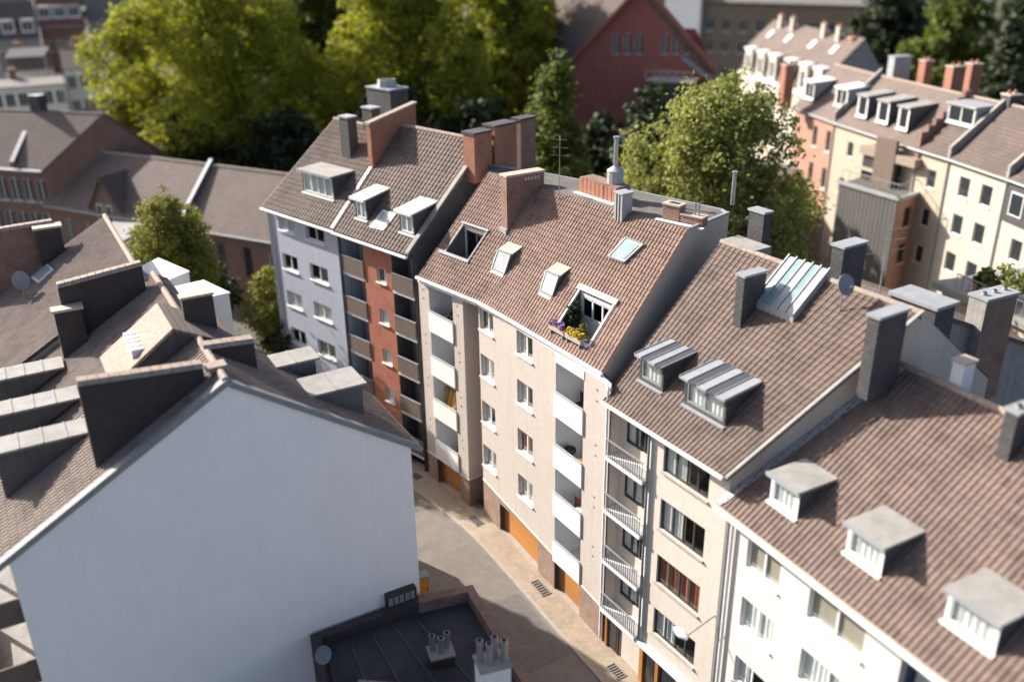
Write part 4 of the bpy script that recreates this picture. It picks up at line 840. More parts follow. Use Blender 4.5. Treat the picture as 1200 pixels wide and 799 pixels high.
M().box(FRB, 7.95, 8.0, 0, .6, -2, 11.46).build('recess_side', 'stucco_white', B3); wall_part(B3, FRB, 10.2, UE, -2, 11.46, [], 'stucco_white')
downpipe(B3, FRB, .15, -.12, -2, 11.4, 'white', .07); downpipe(B3, FRB, -.12, -.05, -2, 11.2, 'rail', .09)
M().face([FRB.W(-.05, 0, -2), FRB.W(-.05, 0, 11.45), P_(lft(DR), DR, -.1), FRB.W(1.2, 13.2, 11.4), FRB.W(1.2, 13.2, -2)]).build('gable_wall', 'stucco_white', B3)
M().face([FRB.W(UE, 0, -2), FRB.W(UE, 0, 11.45), P_(UE, DR, -.1), FRB.W(UE, 13.2, 11.4), FRB.W(UE, 13.2, -2)]).face([FRB.W(1.2, 13.2, -2), FRB.W(UE, 13.2, -2), FRB.W(UE, 13.2, 11.4), FRB.W(1.2, 13.2, 11.4)]).build('rear_wall', 'stucco_white', B3)
p = ur(1180, 543); chimney(B3, FRB, p[0]-.45, p[0], p[1], p[1]+1.3, zrr(p[1])-.4, zrr(p[1])+1.75, 'slate', 'zinc', pots=2, pot='sheet', poth=.1, pot_axis='d')
p = ur(1122, 452); chimney(B3, FRB, p[0]-.35, p[0]+.12, p[1], p[1]+.6, zrr(p[1])-.3, zrr(p[1])+.85, 'loggia', 'tan', .08)
M().hexa([P_(lft(-.45), -.45, .0), P_(lft(-.45)+.3, -.45, .0), P_(lft(DR)+.3, DR, .0), P_(lft(DR), DR, .0)], [P_(lft(-.45), -.45, .07), P_(lft(-.45)+.3, -.45, .07), P_(lft(DR)+.3, DR, .07), P_(lft(DR), DR, .07)]).build('verge_flashing', 'zinc', B3)
# rear wing with a bare gable behind the white house
ap = Pz(1108, 372, 15.6); gn = np.array([.9, .436]); lf = Px(1050, 420, ap, ap[:2]+gn); B = thing('rear_wing', 'grey rendered rear wing with a bare gable behind the white house', 'building', (ap[0], ap[1], -1))
fg = Fr(ap[:2]-gn*4, ap[:2]+gn*9)
def GW(u, z, d=0): return fg.W(u+4, d, z)
zl, zr_ = ap[2]-4*.55, ap[2]-9*.42
M().face([GW(-4, -1), GW(9, -1), GW(9, zr_), GW(0, ap[2]), GW(-4, zl)]).build('gable_wall', 'render_grey', B)
M().slab(GW(-4.2, zl-.1, -.15), GW(0, ap[2]+.1, -.15), GW(0, ap[2]+.1, 7), GW(-4.2, zl-.1, 7), .15).build('roof', 'roof_b', B); M().slab(GW(0, ap[2]+.1, -.15), GW(9.2, zr_+.02, -.15), GW(9.2, zr_+.02, 7), GW(0, ap[2]+.1, 7), .15).build('roof', 'roof_b', B)
u_ = [float((Px(x, 420, fg.o, fg.o+fg.t)[:2]-ap[:2]) @ gn) for x in (1130, 1163)]; chimney(B, fg, 4+u_[0], 4+u_[1], -.55, .35, 11, 16.2, 'brick_ch', 'zinc', .12, .08, pots=3, pot='sheet', poth=.12)
M().box(fg, 4+u_[0]-.02, 4+u_[0]+.0, -.56, .36, 11, 16.2).build('render_face', 'render_grey', B)

# ================================================================== red-striped balcony house and blue-grey house beyond the beige one
B4 = thing('brick_balcony_house', 'house with a red brick stripe between dark recessed balconies and two white-topped dormers', 'building', (*FO.W(3.5, 4, 0)[:2], 0))
SO = .9657; ZO = 14.75; OO = .42; zro = lambda d: ZO+SO*(d+OO); uo = lambda x, y: FO.ud(x, y, ZO, SO, OO)
def slope_house(B, fr, uA, uB_, zr, ov, dr, roof, tiles, dback, zeb, zlow, wallm, skew=(0, 0)):
    P = lambda u, d, k=0: V(fr.W(u, d, zr(d)+k)); a, b, c, d = P(uA, -ov), P(uB_, -ov), P(uB_+skew[1], dr), P(uA+skew[0], dr)
    M().slab(a, b, c, d, .2).build('roof_deck', 'bitumen', B); tiled_roof(B, [a, b], [d, c], tiles, wt=.3, lt=.36)
    M().slab(d, c, fr.W(uB_+skew[1], dback, zeb), fr.W(uA+skew[0], dback, zeb), .2).build('rear_roof', roof, B); M().tube(d, c, .13, .13, 8).build('ridge_cap', 'cap', B)
    for u, sk in ((uA, skew[0]), (uB_, skew[1])): M().face([fr.W(u, 0, zlow), fr.W(u, 0, zr(0)-.25), V(fr.W(u+sk, dr, zr(dr)-.05)), V(fr.W(u+sk, dback, zeb-.1)), fr.W(u+sk, dback, zlow)]).build('gable_wall', wallm, B)
    M().face([fr.W(uA, dback, zlow), fr.W(uB_, dback, zlow), fr.W(uB_, dback, zeb-.1), fr.W(uA, dback, zeb-.1)]).build('rear_wall', wallm, B)
    gutter(B, [P(uA, -ov-.08, -.08), P(uB_, -ov-.08, -.08)], .09, 'white'); M().face([P(uA, -ov, -.2), P(uB_, -ov, -.2), fr.W(uB_, 0, zr(0)-.28), fr.W(uA, 0, zr(0)-.28)]).build('soffit', 'white', B)
slope_house(B4, FO, .1, 7.3, zro, .42, 5.4, 'roof_a', 'tile_mid', 10.5, 15.5, -.3, 'render_dark', (-.55, 0))
M().hexa([V(FO.W(-.02, -.42, zro(-.42)+.04)), V(FO.W(.3, -.42, zro(-.42)+.04)), V(FO.W(-.25, 5.4, zro(5.4)+.04)), V(FO.W(-.57, 5.4, zro(5.4)+.04))], [V(FO.W(-.02, -.42, zro(-.42)+.16)), V(FO.W(.3, -.42, zro(-.42)+.16)), V(FO.W(-.25, 5.4, zro(5.4)+.16)), V(FO.W(-.57, 5.4, zro(5.4)+.16))]).build('verge', 'sheet', B4)
M().hexa([V(FO.W(7.2, -.42, zro(-.42)+.04)), V(FO.W(7.45, -.42, zro(-.42)+.04)), V(FO.W(7.45, 5.4, zro(5.4)+.04)), V(FO.W(7.2, 5.4, zro(5.4)+.04))], [V(FO.W(7.2, -.42, zro(-.42)+.14)), V(FO.W(7.45, -.42, zro(-.42)+.14)), V(FO.W(7.45, 5.4, zro(5.4)+.14)), V(FO.W(7.2, 5.4, zro(5.4)+.14))]).build('verge', 'zinc', B4)
zf = [.3+2.72*i for i in range(6)]                                    # floor slabs
tops = (13.0, 10.3, 7.6, 4.9, 2.2)
wins = [(2.72, 3.62, z-.85, z+.1, dict(n=1, rev=.12)) for z in (13.05, 10.35, 7.65, 4.95)]
wall_part(B4, FO, 2.1, 4.85, -.3, 14.6, wins, 'brick_red', rev=.12)
for u0, u1 in ((.12, 2.1), (4.85, 7.2)):
    ops = [(u0+.35, u1-.25, z-1.15, z+.75, dict(n=2, fm='frame', sill=None)) for z in tops]
    wall_part(B4, FO, u0, u1, -.3, 14.6, [o for o in ops if o[2] > 0], 'render_grey', d=1.2, rev=.1, name='loggia_wall')
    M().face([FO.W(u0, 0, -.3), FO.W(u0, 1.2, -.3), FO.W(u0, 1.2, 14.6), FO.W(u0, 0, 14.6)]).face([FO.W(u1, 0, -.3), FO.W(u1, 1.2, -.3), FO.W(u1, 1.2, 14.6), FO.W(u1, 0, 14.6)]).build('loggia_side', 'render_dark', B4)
    for z in tops:
        o = M().box(FO, u0+.004, u1-.004, -.02, 1.19, z-1.15, z-.95).build('balcony', 'loggia', B4); M().box(FO, u0+.02, u1-.02, -.08, -.022, z-.93, z+.1).build('balcony_panel', 'rail_brown', o); M().box(FO, u0, u1, -.1, -.0, z+.101, z+.15).build('handrail', 'rail', o)
for a, b in (((417, 256), (431, 260)), ((469, 272), (486, 278))):
    p, q = uo(*a), uo(*b); dormer(B4, FO, zro, SO, min(p[0], q[0]), max(p[0], q[0]), (p[1]+q[1])/2, 1.35, .18, wall='slate', roof='white', n=2, cheek='slate', cur='curtain', ov=.3)
q = [uo(*p) for p in ((449, 248), (464, 253), (449, 272), (433, 268))]; Q = [V(FO.W(u, d, zro(d)+.12)) for u, d in q]; o = M().slab(*Q, .12).build('roof_window', 'white', B4); qc = sum(Q)/4; M().slab(*[qc+(p-qc)*.8+V((0, 0, .03)) for p in Q], .03).build('pane', 'glass_frost', o)
p = uo(548, 203); chimney(B4, FO, p[0]-.4, p[0]+.55, p[1]+.2, p[1]+1.6, zro(p[1])-.6, 21.0, 'brick_chr', 'slate', .12); chimney(B4, FO, p[0]-.45, p[0]+.5, p[1]+1.8, p[1]+3.6, 17, 21.2, 'brick_chr', 'slate', .12); chimney(B4, FO, p[0]-.5, p[0]+.2, p[1]+3.9, p[1]+5.2, 16, 21.3, 'brick_ch', 'slate', .12)
p = uo(440, 187); wl = M().hexa([V(FO.W(7.1, 2.9, 16)), V(FO.W(7.5, 2.9, 16)), V(FO.W(7.5, 6.6, 16)), V(FO.W(7.1, 6.6, 16))], [V(FO.W(7.1, 2.9, 20.7)), V(FO.W(7.5, 2.9, 20.7)), V(FO.W(7.5, 6.6, 21.5)), V(FO.W(7.1, 6.6, 21.5))]).build('fire_wall', 'brick_chr', B4)
M().hexa([V(FO.W(7.05, 2.8, 20.71)), V(FO.W(7.55, 2.8, 20.71)), V(FO.W(7.55, 6.7, 21.51)), V(FO.W(7.05, 6.7, 21.51))], [V(FO.W(7.05, 2.8, 20.85)), V(FO.W(7.55, 2.8, 20.85)), V(FO.W(7.55, 6.7, 21.65)), V(FO.W(7.05, 6.7, 21.65))]).build('coping', 'cap', wl)
B5 = thing('bluegrey_house', 'blue-grey rendered house with paired windows and one wide slate dormer', 'building', (*FG.W(4, 4, 0)[:2], 0))
zrg = lambda d: ZO+.05+SO*(d+OO); ug = lambda x, y: FG.ud(x, y, ZO+.05, SO, OO)
slope_house(B5, FG, .0, 8.15, zrg, .42, 5.0, 'roof_a', 'tile_mid', 10, 15.2, -.3, 'stucco_grey', (0, -1.6))
wins = []
for i, z in enumerate((13.35, 10.6, 7.9, 5.15)):
    wins.append((5.15, 6.95, z, z+1.1, dict(n=2))); wins.append((1.75, 3.75, z, z+1.1, dict(n=2)))
wall_part(B5, FG, .05, 8.1, -.3, 14.6, wins, 'stucco_grey'); downpipe(B5, FG, 7.95, -.08, 0, 14.5, 'zinc', .07); downpipe(B5, FG, .1, -.08, 0, 14.5, 'zinc_dark', .08)
p, q = ug(356, 225), ug(392, 236); dormer(B5, FG, zrg, SO, min(p[0], q[0]), max(p[0], q[0]), (p[1]+q[1])/2, 1.5, .05, wall='slate', roof='sheet', front='slate', n=4, cur='curtain', ov=.3)
p = ug(406, 186); chimney(B5, FG, p[0]-.45, p[0]+.45, p[1], p[1]+.7, zrg(p[1])-.6, zrg(p[1])+2.6, 'slate', 'zinc'); chimney(B5, FG, p[0]-.9, p[0]+.1, p[1]+1.6, p[1]+2.3, zrg(p[1])-.6, zrg(p[1])+3.0, 'slate', 'zinc')
q = Pd(447, 150, 66); fc = Fr(q[:2], q[:2]+FG.t); chimney(B5, fc, -1.2, 1.4, 0, 1.6, 15, 21.6, 'slate', 'zinc', pots=1, pot='zinc', potr=.7, poth=.5)
dish(0, 0, Pz(423, 168, 18.6), .5, (.5, -.8, .3), 'pale blue satellite dish by the slate chimneys of the blue-grey house')
# ================================================================== left row (seen from its blank gable)
FW = Fr((-4.3, 33.45), V((-4.3, 33.45))+V((-.4923, .8705))*20); FW.n = np.array([-.8705, -.4923])
DW, DRG = 15.1, 7.0
def row_z(dz=0.0): return (lambda d: (12+dz+.673*d) if d <= DRG else (12+dz+.673*DRG-.582*(d-DRG)))
zw0 = row_z()
def wpx(px, py, left=True, dz=0.0):
    s = -.582 if left else .673; z0 = (12+dz+.673*DRG+.582*DRG) if left else 12+dz; d = ray(px, py); k = (z0-H-s*(FW.o @ FW.n))/(d[2]-s*(d[:2] @ FW.n)); p = (C0+d*k)[:2]-FW.o
    return float(p @ FW.t), float(p @ FW.n)
def row_house(name, label, u0, u1, dz, gable, zlow=-2.0, tiles='tile_left', dm=0.0):
    B = thing(name, label, 'building', (*FW.W((u0+u1)/2, 7, 0)[:2], zlow)); zf = row_z(dz); P = lambda u, d, k=0: V(FW.W(u, d, zf(d)+k))
    for u, mt in ((u0, gable), (u1, 'render_grey')):
        M().face([FW.W(u, dm, zlow), FW.W(u, DW, zlow), FW.W(u, DW, zf(DW))]+([FW.W(u, DRG, zf(DRG))] if dm < DRG else [])+[FW.W(u, dm, zf(dm))]).build('gable_wall', mt, B)
    dr = max(dm, DRG); M().slab(P(u0, dr), P(u1, dr), P(u1, DW+.4), P(u0, DW+.4), .12).build('roof_deck', 'bitumen', B)
    tiled_roof(B, [P(u0, DW+.4, .02), P(u1, DW+.4, .02)], [P(u0, dr, .02), P(u1, dr, .02)], tiles, wt=.24, lt=.34)
    if dm < DRG:
        da = dm-.4 if dm < 1 else dm; M().slab(P(u0, da), P(u1, da), P(u1, DRG), P(u0, DRG), .12).build('roof_deck', 'bitumen', B); tiled_roof(B, [P(u1, da, .02), P(u0, da, .02)], [P(u1, DRG, .02), P(u0, DRG, .02)], tiles, wt=.24, lt=.34); gutter(B, [P(u0, da-.08, -.08), P(u1, da-.08, -.08)], .09, 'zinc')
    M().tube(P(u0, dr, .05), P(u1, dr, .05), .14, .14, 8).build('ridge_cap', 'cap', B); gutter(B, [P(u0, DW+.48, -.08), P(u1, DW+.48, -.08)], .09, 'zinc')
    # street front and rear front
    fs = Fr(FW.W(u0, dm, 0), FW.W(u1, dm, 0)); fs.n = FW.n; L = u1-u0; n = max(2, int(L/2.6)); ws = []
    for i in range(n):
        c = L*(i+.5)/n
        for z in (2.6, 5.4, 8.2): ws.append((c-.55, c+.55, z, z+1.5, dict(far=True)))
    wall_part(B, fs, 0, L, zlow, zf(dm)-.1, ws, 'stucco_white')
    M().face([FW.W(u0, DW, zlow), FW.W(u1, DW, zlow), FW.W(u1, DW, zf(DW)-.1), FW.W(u0, DW, zf(DW)-.1)]).build('rear_wall', 'render_grey', B)
    return B, zf
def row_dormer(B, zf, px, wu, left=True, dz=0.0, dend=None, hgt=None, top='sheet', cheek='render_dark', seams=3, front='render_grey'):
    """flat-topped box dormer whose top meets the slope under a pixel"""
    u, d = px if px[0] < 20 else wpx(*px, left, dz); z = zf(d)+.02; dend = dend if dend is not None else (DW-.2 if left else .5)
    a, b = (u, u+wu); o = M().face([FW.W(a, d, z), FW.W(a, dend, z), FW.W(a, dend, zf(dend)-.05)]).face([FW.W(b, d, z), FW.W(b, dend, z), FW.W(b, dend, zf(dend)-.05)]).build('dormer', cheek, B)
    fr = Fr(FW.W(a, dend, 0), FW.W(b, dend, 0)); fr.n = FW.n*(-1 if left else 1); zb = zf(dend)+.05
    wall_ = M().wall(fr, 0, wu, zb-.1, z, [(.15, wu-.15, zb+.15, z-.15)], 0, 0, .08).build('front_wall', front, o)
    M().box(fr, .16, wu-.16, .05, .06, zb+.16, z-.16).build('pane', 'glass_sky', o)
    k = (1 if left else -1); m = M().box(FW, a-.1, b+.1, min(d-.1*k, dend+.2*k), max(d-.1*k, dend+.2*k), z, z+.09); m.build('roof_sheet', top, o)
    if seams:
        m = M()
        for i in range(1, seams): dd = d+(dend-d)*i/seams; m.box(FW, a-.11, b+.11, dd-.03, dd+.03, z+.091, z+.115)
        m.build('seam', 'rail', o)
    return u, d, z
Bw, zf = row_house('blank_gable_house', 'house showing a huge blank white gable wall without windows', 0, 5.6, 0, 'wall_white')
m = M(); pr_ = [(-.45, 0), (DRG, 0), (DW+.45, 0)]                       # rake trim along the blank gable
for a, b in zip((-.45, DRG), (DRG, DW+.45)):
    P = lambda d, q, k: FW.W(q, d, zf(d)+k); m.hexa([P(a, -.12, -.16), P(b, -.12, -.16), P(b, .22, -.16), P(a, .22, -.16)], [P(a, -.12, .11), P(b, -.12, .11), P(b, .22, .11), P(a, .22, .11)])
m.build('rake_trim', 'rail', Bw)
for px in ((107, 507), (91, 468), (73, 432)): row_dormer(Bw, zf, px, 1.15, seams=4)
# dark fire walls with tiled copings
def fire_wall(B, u, th, d0, d1, zt0, zt1, mat='brick_dark', base=12.5):
    o = M().hexa([FW.W(u, d0, base), FW.W(u+th, d0, base), FW.W(u+th, d1, base), FW.W(u, d1, base)], [FW.W(u, d0, zt0), FW.W(u+th, d0, zt0), FW.W(u+th, d1, zt1), FW.W(u, d1, zt1)]).build('fire_wall', mat, B)
    n = max(3, int(abs(d1-d0)/.33))
    for i in range(n):
        a, b = d0+(d1-d0)*i/n, d0+(d1-d0)*(i+1)/n; za, zb = zt0+(zt1-zt0)*i/n, zt0+(zt1-zt0)*(i+1)/n
        M().hexa([FW.W(u-.1, a, za+.002), FW.W(u+th+.1, a, za+.002), FW.W(u+th+.1, b, zb+.002), FW.W(u-.1, b, zb+.002)], [FW.W(u+.02, a+.012, za+.16), FW.W(u+th-.02, a+.012, za+.16), FW.W(u+th-.02, b-.012, zb+.16), FW.W(u+.02, b-.012, zb+.16)]).build('coping_tile', 'cap', o)
fire_wall(Bw, 1.0, .45, 7.55, 11.75, 17.0, 17.35); fire_wall(Bw, 3.0, .5, 5.15, 7.1, 16.7, 16.85)
M().box(FW, .9, 1.5, 6.7, 7.45, 16.8, 16.95).build('coping', 'cap', Bw)
chimney(Bw, FW, 6.0, 6.45, 5.9, 7.15, 13, 17.9, 'brick_dark', 'tan', .1)
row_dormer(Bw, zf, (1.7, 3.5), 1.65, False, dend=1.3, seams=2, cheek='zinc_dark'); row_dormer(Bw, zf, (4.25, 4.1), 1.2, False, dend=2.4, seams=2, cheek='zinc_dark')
# small saddle-roofed attic on the ridge
uA, dA = wpx(190, 405, True); P = lambda u, d, z: V(FW.W(u, d, z))
o = M().face([P(4.6, 5.6, 15.2), P(4.6, 10.2, 14.6), P(4.6, 10.2, 15.6), P(4.6, 7.9, 17.3), P(4.6, 5.6, 16.2)]).build('attic', 'render_dark', Bw)
M().slab(P(4.4, 7.9, 17.4), P(4.4, 10.5, 15.5), P(7.6, 10.5, 15.5), P(7.6, 7.9, 17.4), .12).build('roof', 'tile_left', o) if False else M().slab(P(4.4, 7.9, 17.4), P(4.4, 10.5, 15.5), P(7.6, 10.5, 15.5), P(7.6, 7.9, 17.4), .12).build('attic_roof', 'cap', o)
M().slab(P(4.4, 7.9, 17.4), P(4.4, 5.4, 16.1), P(7.6, 5.4, 16.1), P(7.6, 7.9, 17.4), .12).build('attic_roof', 'roof_a', o)
for i in range(5): M().box(FW, 4.9+i*.45, 5.15+i*.45, 9.0, 9.5, 16.15+0*i, 16.62-.0).build('roof_step', 'loggia', o)
# balconies on the yard side of the blank-gable house
for i, z in enumerate((8.9, 6.1, 3.3, .5)):
    o = M().box(FW, .5, 4.6, DW+.02, DW+1.7, z, z+.16).build('balcony', 'render_grey', Bw); M().box(FW, .45, 4.65, DW+1.66, DW+1.74, z+.1, z+1.1).build('balcony_panel', 'rail_brown', o); M().box(FW, .45, .52, DW+.02, DW+1.6, z+.1, z+1.1).build('balcony_panel', 'rail_brown', o)
for u in (.5, 4.55): M().box(FW, u, u+.14, DW+1.5, DW+1.64, -2, 11.4).build('balcony_post', 'rail', Bw)
# next houses of the row
Bw2, zf2 = row_house('tiled_row_house', 'tiled house behind the blank-gable house, with white flat-topped boxes', 5.7, 14.3, -.25, 'render_grey', dm=6.4)
def flat_box(B, pts, z, h, top='white', side='loggia', name='roof_box'):
    q = [Pz(*p, z) for p in pts]; c = sum(q)/4; o = M().hexa([p-V((0, 0, h)) for p in q], [p-V((0, 0, .08)) for p in q]).build(name, side, B); M().hexa([c+(p-c)*1.04-V((0, 0, .078)) for p in q], [c+(p-c)*1.04+V((0, 0, .03)) for p in q]).build('roof_sheet', top, o)
flat_box(Bw2, ((180, 342), (238, 329), (268, 343), (212, 356)), 14.6, 2.2)
Bw3, zf3 = row_house('dish_row_house', 'row house with a satellite dish on its brown roof and a dark fire wall', 14.4, 26, .2, 'render_grey', dm=7.6)
flat_box(Bw3, ((163, 314), (186, 303), (221, 318), (190, 331)), 14.8, 1.8)
fire_wall(Bw3, 13.0, .45, 7.6, 11.3, 17.4, 17.0, base=13)
fl_ = M().box(FW, 5.75, 13, 0, 6.2, -2, 5.3).build('low_yard_building', 'render_grey'); tag(fl_, 'low flat-roofed building hidden behind the blank-gable house', 'building')
u, d = wpx(92, 440, True); chimney(Bw3, FW, 12.4, 12.9, 10.55, 11.7, 12, 16.05, 'brick_dark', 'tan', .12, .1)
u, d = wpx(30, 352, True, .2); dish(0, 0, FW.W(u, d, zf3(d)+.05), .5, (.5, -.8, .25), 'blue-grey satellite dish on the brown slope of the left row')
q = [wpx(*p, True, .2) for p in ((37, 328), (56, 312), (63, 318), (45, 334))]; Q = [V(FW.W(a, b, zf3(b)+.14)) for a, b in q]; o = M().slab(*Q, .1).build('roof_window', 'white', Bw3); M().slab(*[sum(Q)/4+(p-sum(Q)/4)*.8+V((0, 0, .03)) for p in Q], .03).build('pane', 'glass_frost', o)
fire_wall(Bw3, 25.6, .5, 10.4, 15.0, 16.7, 16.6, mat='brick_ch', base=12); chimney(Bw3, FW, 24.9, 25.55, 10.1, 11.4, 13, 16.6, 'brick_dark', 'tan', .12, .1)
# ---- low dark flat-roofed building in the foreground
ZL_ = 4.2; c = [Pz(362, 747, ZL_), Pz(490, 695, ZL_), Pz(560, 690, ZL_), V((1.6, 25.4, ZL_)), V((-6.2, 22.2, ZL_))]
c[0] = V((-8.75, 30.75, ZL_)); c[1] = V((-4.35, 33.25, ZL_)); c[2] = V((-1.95, 33.9, ZL_))
B6 = thing('low_house', 'low dark flat-roofed building with chimney pipes below the blank white wall', 'building', (-3.5, 29, -2))
M().face([p-V((0, 0, .45)) for p in c]).build('flat_roof', 'felt_dark', B6)
m = M()
for a, b in zip(c, c[1:]+c[:1]): m.face([(a[0], a[1], -2.5), (b[0], b[1], -2.5), (b[0], b[1], ZL_), (a[0], a[1], ZL_)])
m.build('wall', 'brick_school', B6)
cen = sum(c)/5
for i, (a, b) in enumerate(zip(c, c[1:]+c[:1])):
    ai, bi = a+(cen-a)/np.linalg.norm(cen-a)*.55, b+(cen-b)/np.linalg.norm(cen-b)*.55
    M().hexa([a-V((0, 0, .5)), b-V((0, 0, .5)), bi-V((0, 0, .5)), ai-V((0, 0, .5))], [a+V((0, 0, .12)), b+V((0, 0, .12)), bi+V((0, 0, .12)), ai+V((0, 0, .12))]).build('parapet', 'brick_ch' if i in (1, 2) else 'brick_dark', B6)
for i in range(5):                                                       # welded seams of the roofing felt
    a, b = lerp(c[0], c[1], .12+i*.19), lerp(c[4], c[3], .12+i*.19); a, b = lerp(a, b, .1), lerp(a, b, .92); M().bar(V(a)-V((0, 0, .445)), V(b)-V((0, 0, .445)), .07).build('felt_seam', 'render_dark', B6)
fb = Fr(c[0], c[1]); o = M().box(fb, 3.5, 4.9, -.2, .5, 4.3, 4.95).build('vent_block', 'brick_dark', B6)
for i in range(5): M().box(fb, 3.55+i*.26, 3.75+i*.26, -.23, -.202, 4.45, 4.85).build('vent_slot', 'rail', o)
def pipestack(px, py, z0, h, body, wid, n, ph, pr, name):
    p = Pz(px, py, z0); f = Fr(p[:2], p[:2]+V((.95, .3))); o = M().box(f, -wid/2, wid/2, 0, wid*.8, z0-.5, z0+h).build('chimney', body, B6)
    M().box(f, -wid/2-.06, wid/2+.06, -.06, wid*.8+.06, z0+h+.001, z0+h+.08).build('cap', 'sheet', o)
    for i in range(n):
        x = f.W(-wid/2+wid*(i+.5)/n, wid*(.3 if i % 2 else .55), 0); M().tube((x[0], x[1], z0+h+.08), (x[0], x[1], z0+h+.08+ph), pr, pr, 12).tube((x[0], x[1], z0+h+.08+ph), (x[0], x[1], z0+h+.1+ph), pr*.75, pr*.75, 12, 1).build('flue_pipe', ['steel', 'dark'], o)
pipestack(520, 782, 3.75, .5, 'brick_dark', .95, 3, .75, .13, 'a'); pipestack(583, 850, 3.75, 2.75, 'loggia', 1.15, 4, .95, .13, 'b')
p = Pz(380, 790, 3.75); dish(0, 0, p, .4, (.6, -.75, .25), 'dull blue satellite dish on the dark flat roof beneath the blank wall')
m = M(); a, b = Pz(420, 800, 4.9), Pz(565, 812, 4.9); fq_ = Fr(a[:2], b[:2]); nr = fq_.L
o = M().hexa([fq_.W(-.3, -1.6, 3.7), fq_.W(nr+.3, -1.6, 3.7), fq_.W(nr+.3, .9, 3.7), fq_.W(-.3, .9, 3.7)], [fq_.W(-.3, -.02, 4.85), fq_.W(nr+.3, -.02, 4.85), fq_.W(nr+.3, .02, 4.85), fq_.W(-.3, .02, 4.85)]).build('small_tiled_roof', 'roof_a', B6)
for i in range(int(nr/.4)): u = i*.4; M().box(fq_, u-.02, u+.34, -.14, .14, 4.80, 4.95).build('ridge_tile', 'cap', o)
p = Pz(497, 705, -.05); fo_ = Fr(p[:2], p[:2]+V((.9, .3))); B = thing('orange_cabinet', 'orange cabinet at the foot of the blank wall corner by the street', 'cabinet', p)
M().box(fo_, -.25, .3, 0, .5, p[2], p[2]+1.5).build('cabinet_body', 'orange', B); M().box(fo_, -.3, .35, -.05, .55, p[2]+1.501, p[2]+1.58).build('lid', 'rail', B); M().box(fo_, .2, .24, -.03, -.002, p[2]+.7, p[2]+.9).build('handle', 'black', B)

# ================================================================== brick school behind the blue-grey house
B7 = thing('brick_school', 'long brown brick school with tall slit windows under a plain tiled roof', 'building', (-32, 83, 0))
f0, f1 = V((-45.7, 88.9)), V((-20.2, 75.9)); fs = Fr(f0, f1); nb = fs.n*8.2
wn = []
for px in (258, 288): u, z = fs.uz(px, 285); wn.append((u-.45, u+.45, 3.6, 6.4, dict(sill=None, fm='frame_dark')))
for px in (85, 106, 236, 318): u, z = fs.uz(px, 285); wn.append((u-.5, u+.5, 3.8, 6.2, dict(sill=None)))
gable_house(B7, f0, f1, f1+nb, f0+nb, -.5, 7.9, f0+fs.n*4.1, f1+fs.n*4.1, 12.1, 'brick_school', 'roof_a', sorted(wn), ov=.5)
u, z = fs.uz(212, 240); M().hexa([fs.W(u, -.2, 7.9), fs.W(u+.4, -.2, 7.9), fs.W(u+.4, 4.2, 12.2), fs.W(u, 4.2, 12.2)], [fs.W(u, -.4, 8.5), fs.W(u+.4, -.4, 8.5), fs.W(u+.4, 4.2, 12.75), fs.W(u, 4.2, 12.75)]).build('fire_wall', 'zinc_dark', B7)
ua, _ = fs.uz(110, 243); ub, _ = fs.uz(143, 243); um_ = (ua+ub)/2
M().face([fs.W(ua, -.25, 2), fs.W(ub, -.25, 2), fs.W(ub, -.25, 8.2), fs.W(um_, -.25, 10.9), fs.W(ua, -.25, 8.2)]).build('cross_gable', 'brick_school', B7)
for (p_, q_) in ((ua-.3, um_), (um_, ub+.3)): za, zb = (7.9, 11.1) if q_ == um_ else (11.1, 7.9); M().slab(fs.W(p_, -.5, za), fs.W(q_, -.5, zb), fs.W(q_, 3.4, zb), fs.W(p_, 3.4, za), .15).build('cross_roof', 'roof_b', B7)
gf = fs.sub(ua, -.25, ub, -.25)
for k in (.28, .6): o = M().box(gf, gf.L*k-.3, gf.L*k+.45, -.06, -.003, 5.0, 8.4).build('window', 'frame', B7); M().box(gf, gf.L*k-.2, gf.L*k+.35, -.08, -.061, 5.1, 8.3).build('pane', 'glass_sky', o)
B8 = thing('school_block', 'taller brown brick block with white window rows and a broad gable joined to the school', 'building', (-46, 95, 0))
g0, g1 = V((-45.0, 88.6)), V((-34.2, 92.8)); gd = V((-9.6, 2.8)); pk = Px(122, 133, g0, g1)
M().face([(*g0, -.5), (*g1, -.5), (*g1, 11), (pk[0], pk[1], pk[2]), (*g0, 11)]).build('gable_wall', 'brick_school', B8)
M().slab((*(g0-V((.2, .4))), 10.9), (*(g0+gd*1.6-V((0, .4))), 10.9), (*(pk[:2]+gd*1.6), pk[2]), (*pk[:2], pk[2]+.1), .2).build('roof', 'roof_a', B8); M().slab((*(g1+V((.3, 0))), 10.9), (*(g1+gd*1.6), 10.9), (*(pk[:2]+gd*1.6), pk[2]), (*pk[:2], pk[2]+.1), .2).build('roof', 'roof_b', B8)
ff = Fr(g0, g0+gd*1.6); ws = []
for i in range(5):
    for z in (7.6, 4.2): ws.append((.4+i*1.55, 1.6+i*1.55, z, z+2.3, dict(far=True, n=2, sill='white')))
wall_part(B8, ff, 0, ff.L, -.5, 10.9, ws, 'brick_school'); gutter(B8, [(*(g0-V((.2, .5))), 10.85), (*(g0+gd*1.6-V((0, .5))), 10.85)], .12, 'white')
q = ff.W(3.6, 3.0, 0); M().hexa([ff.W(3.3, -.3, 10.8), ff.W(3.8, -.3, 10.8), ff.W(3.8, 4, 14.8), ff.W(3.3, 4, 14.8)], [ff.W(3.3, -.3, 11.6), ff.W(3.8, -.3, 11.6), ff.W(3.8, 4, 15.8), ff.W(3.3, 4, 15.8)]).build('fire_wall', 'zinc_dark', B8)
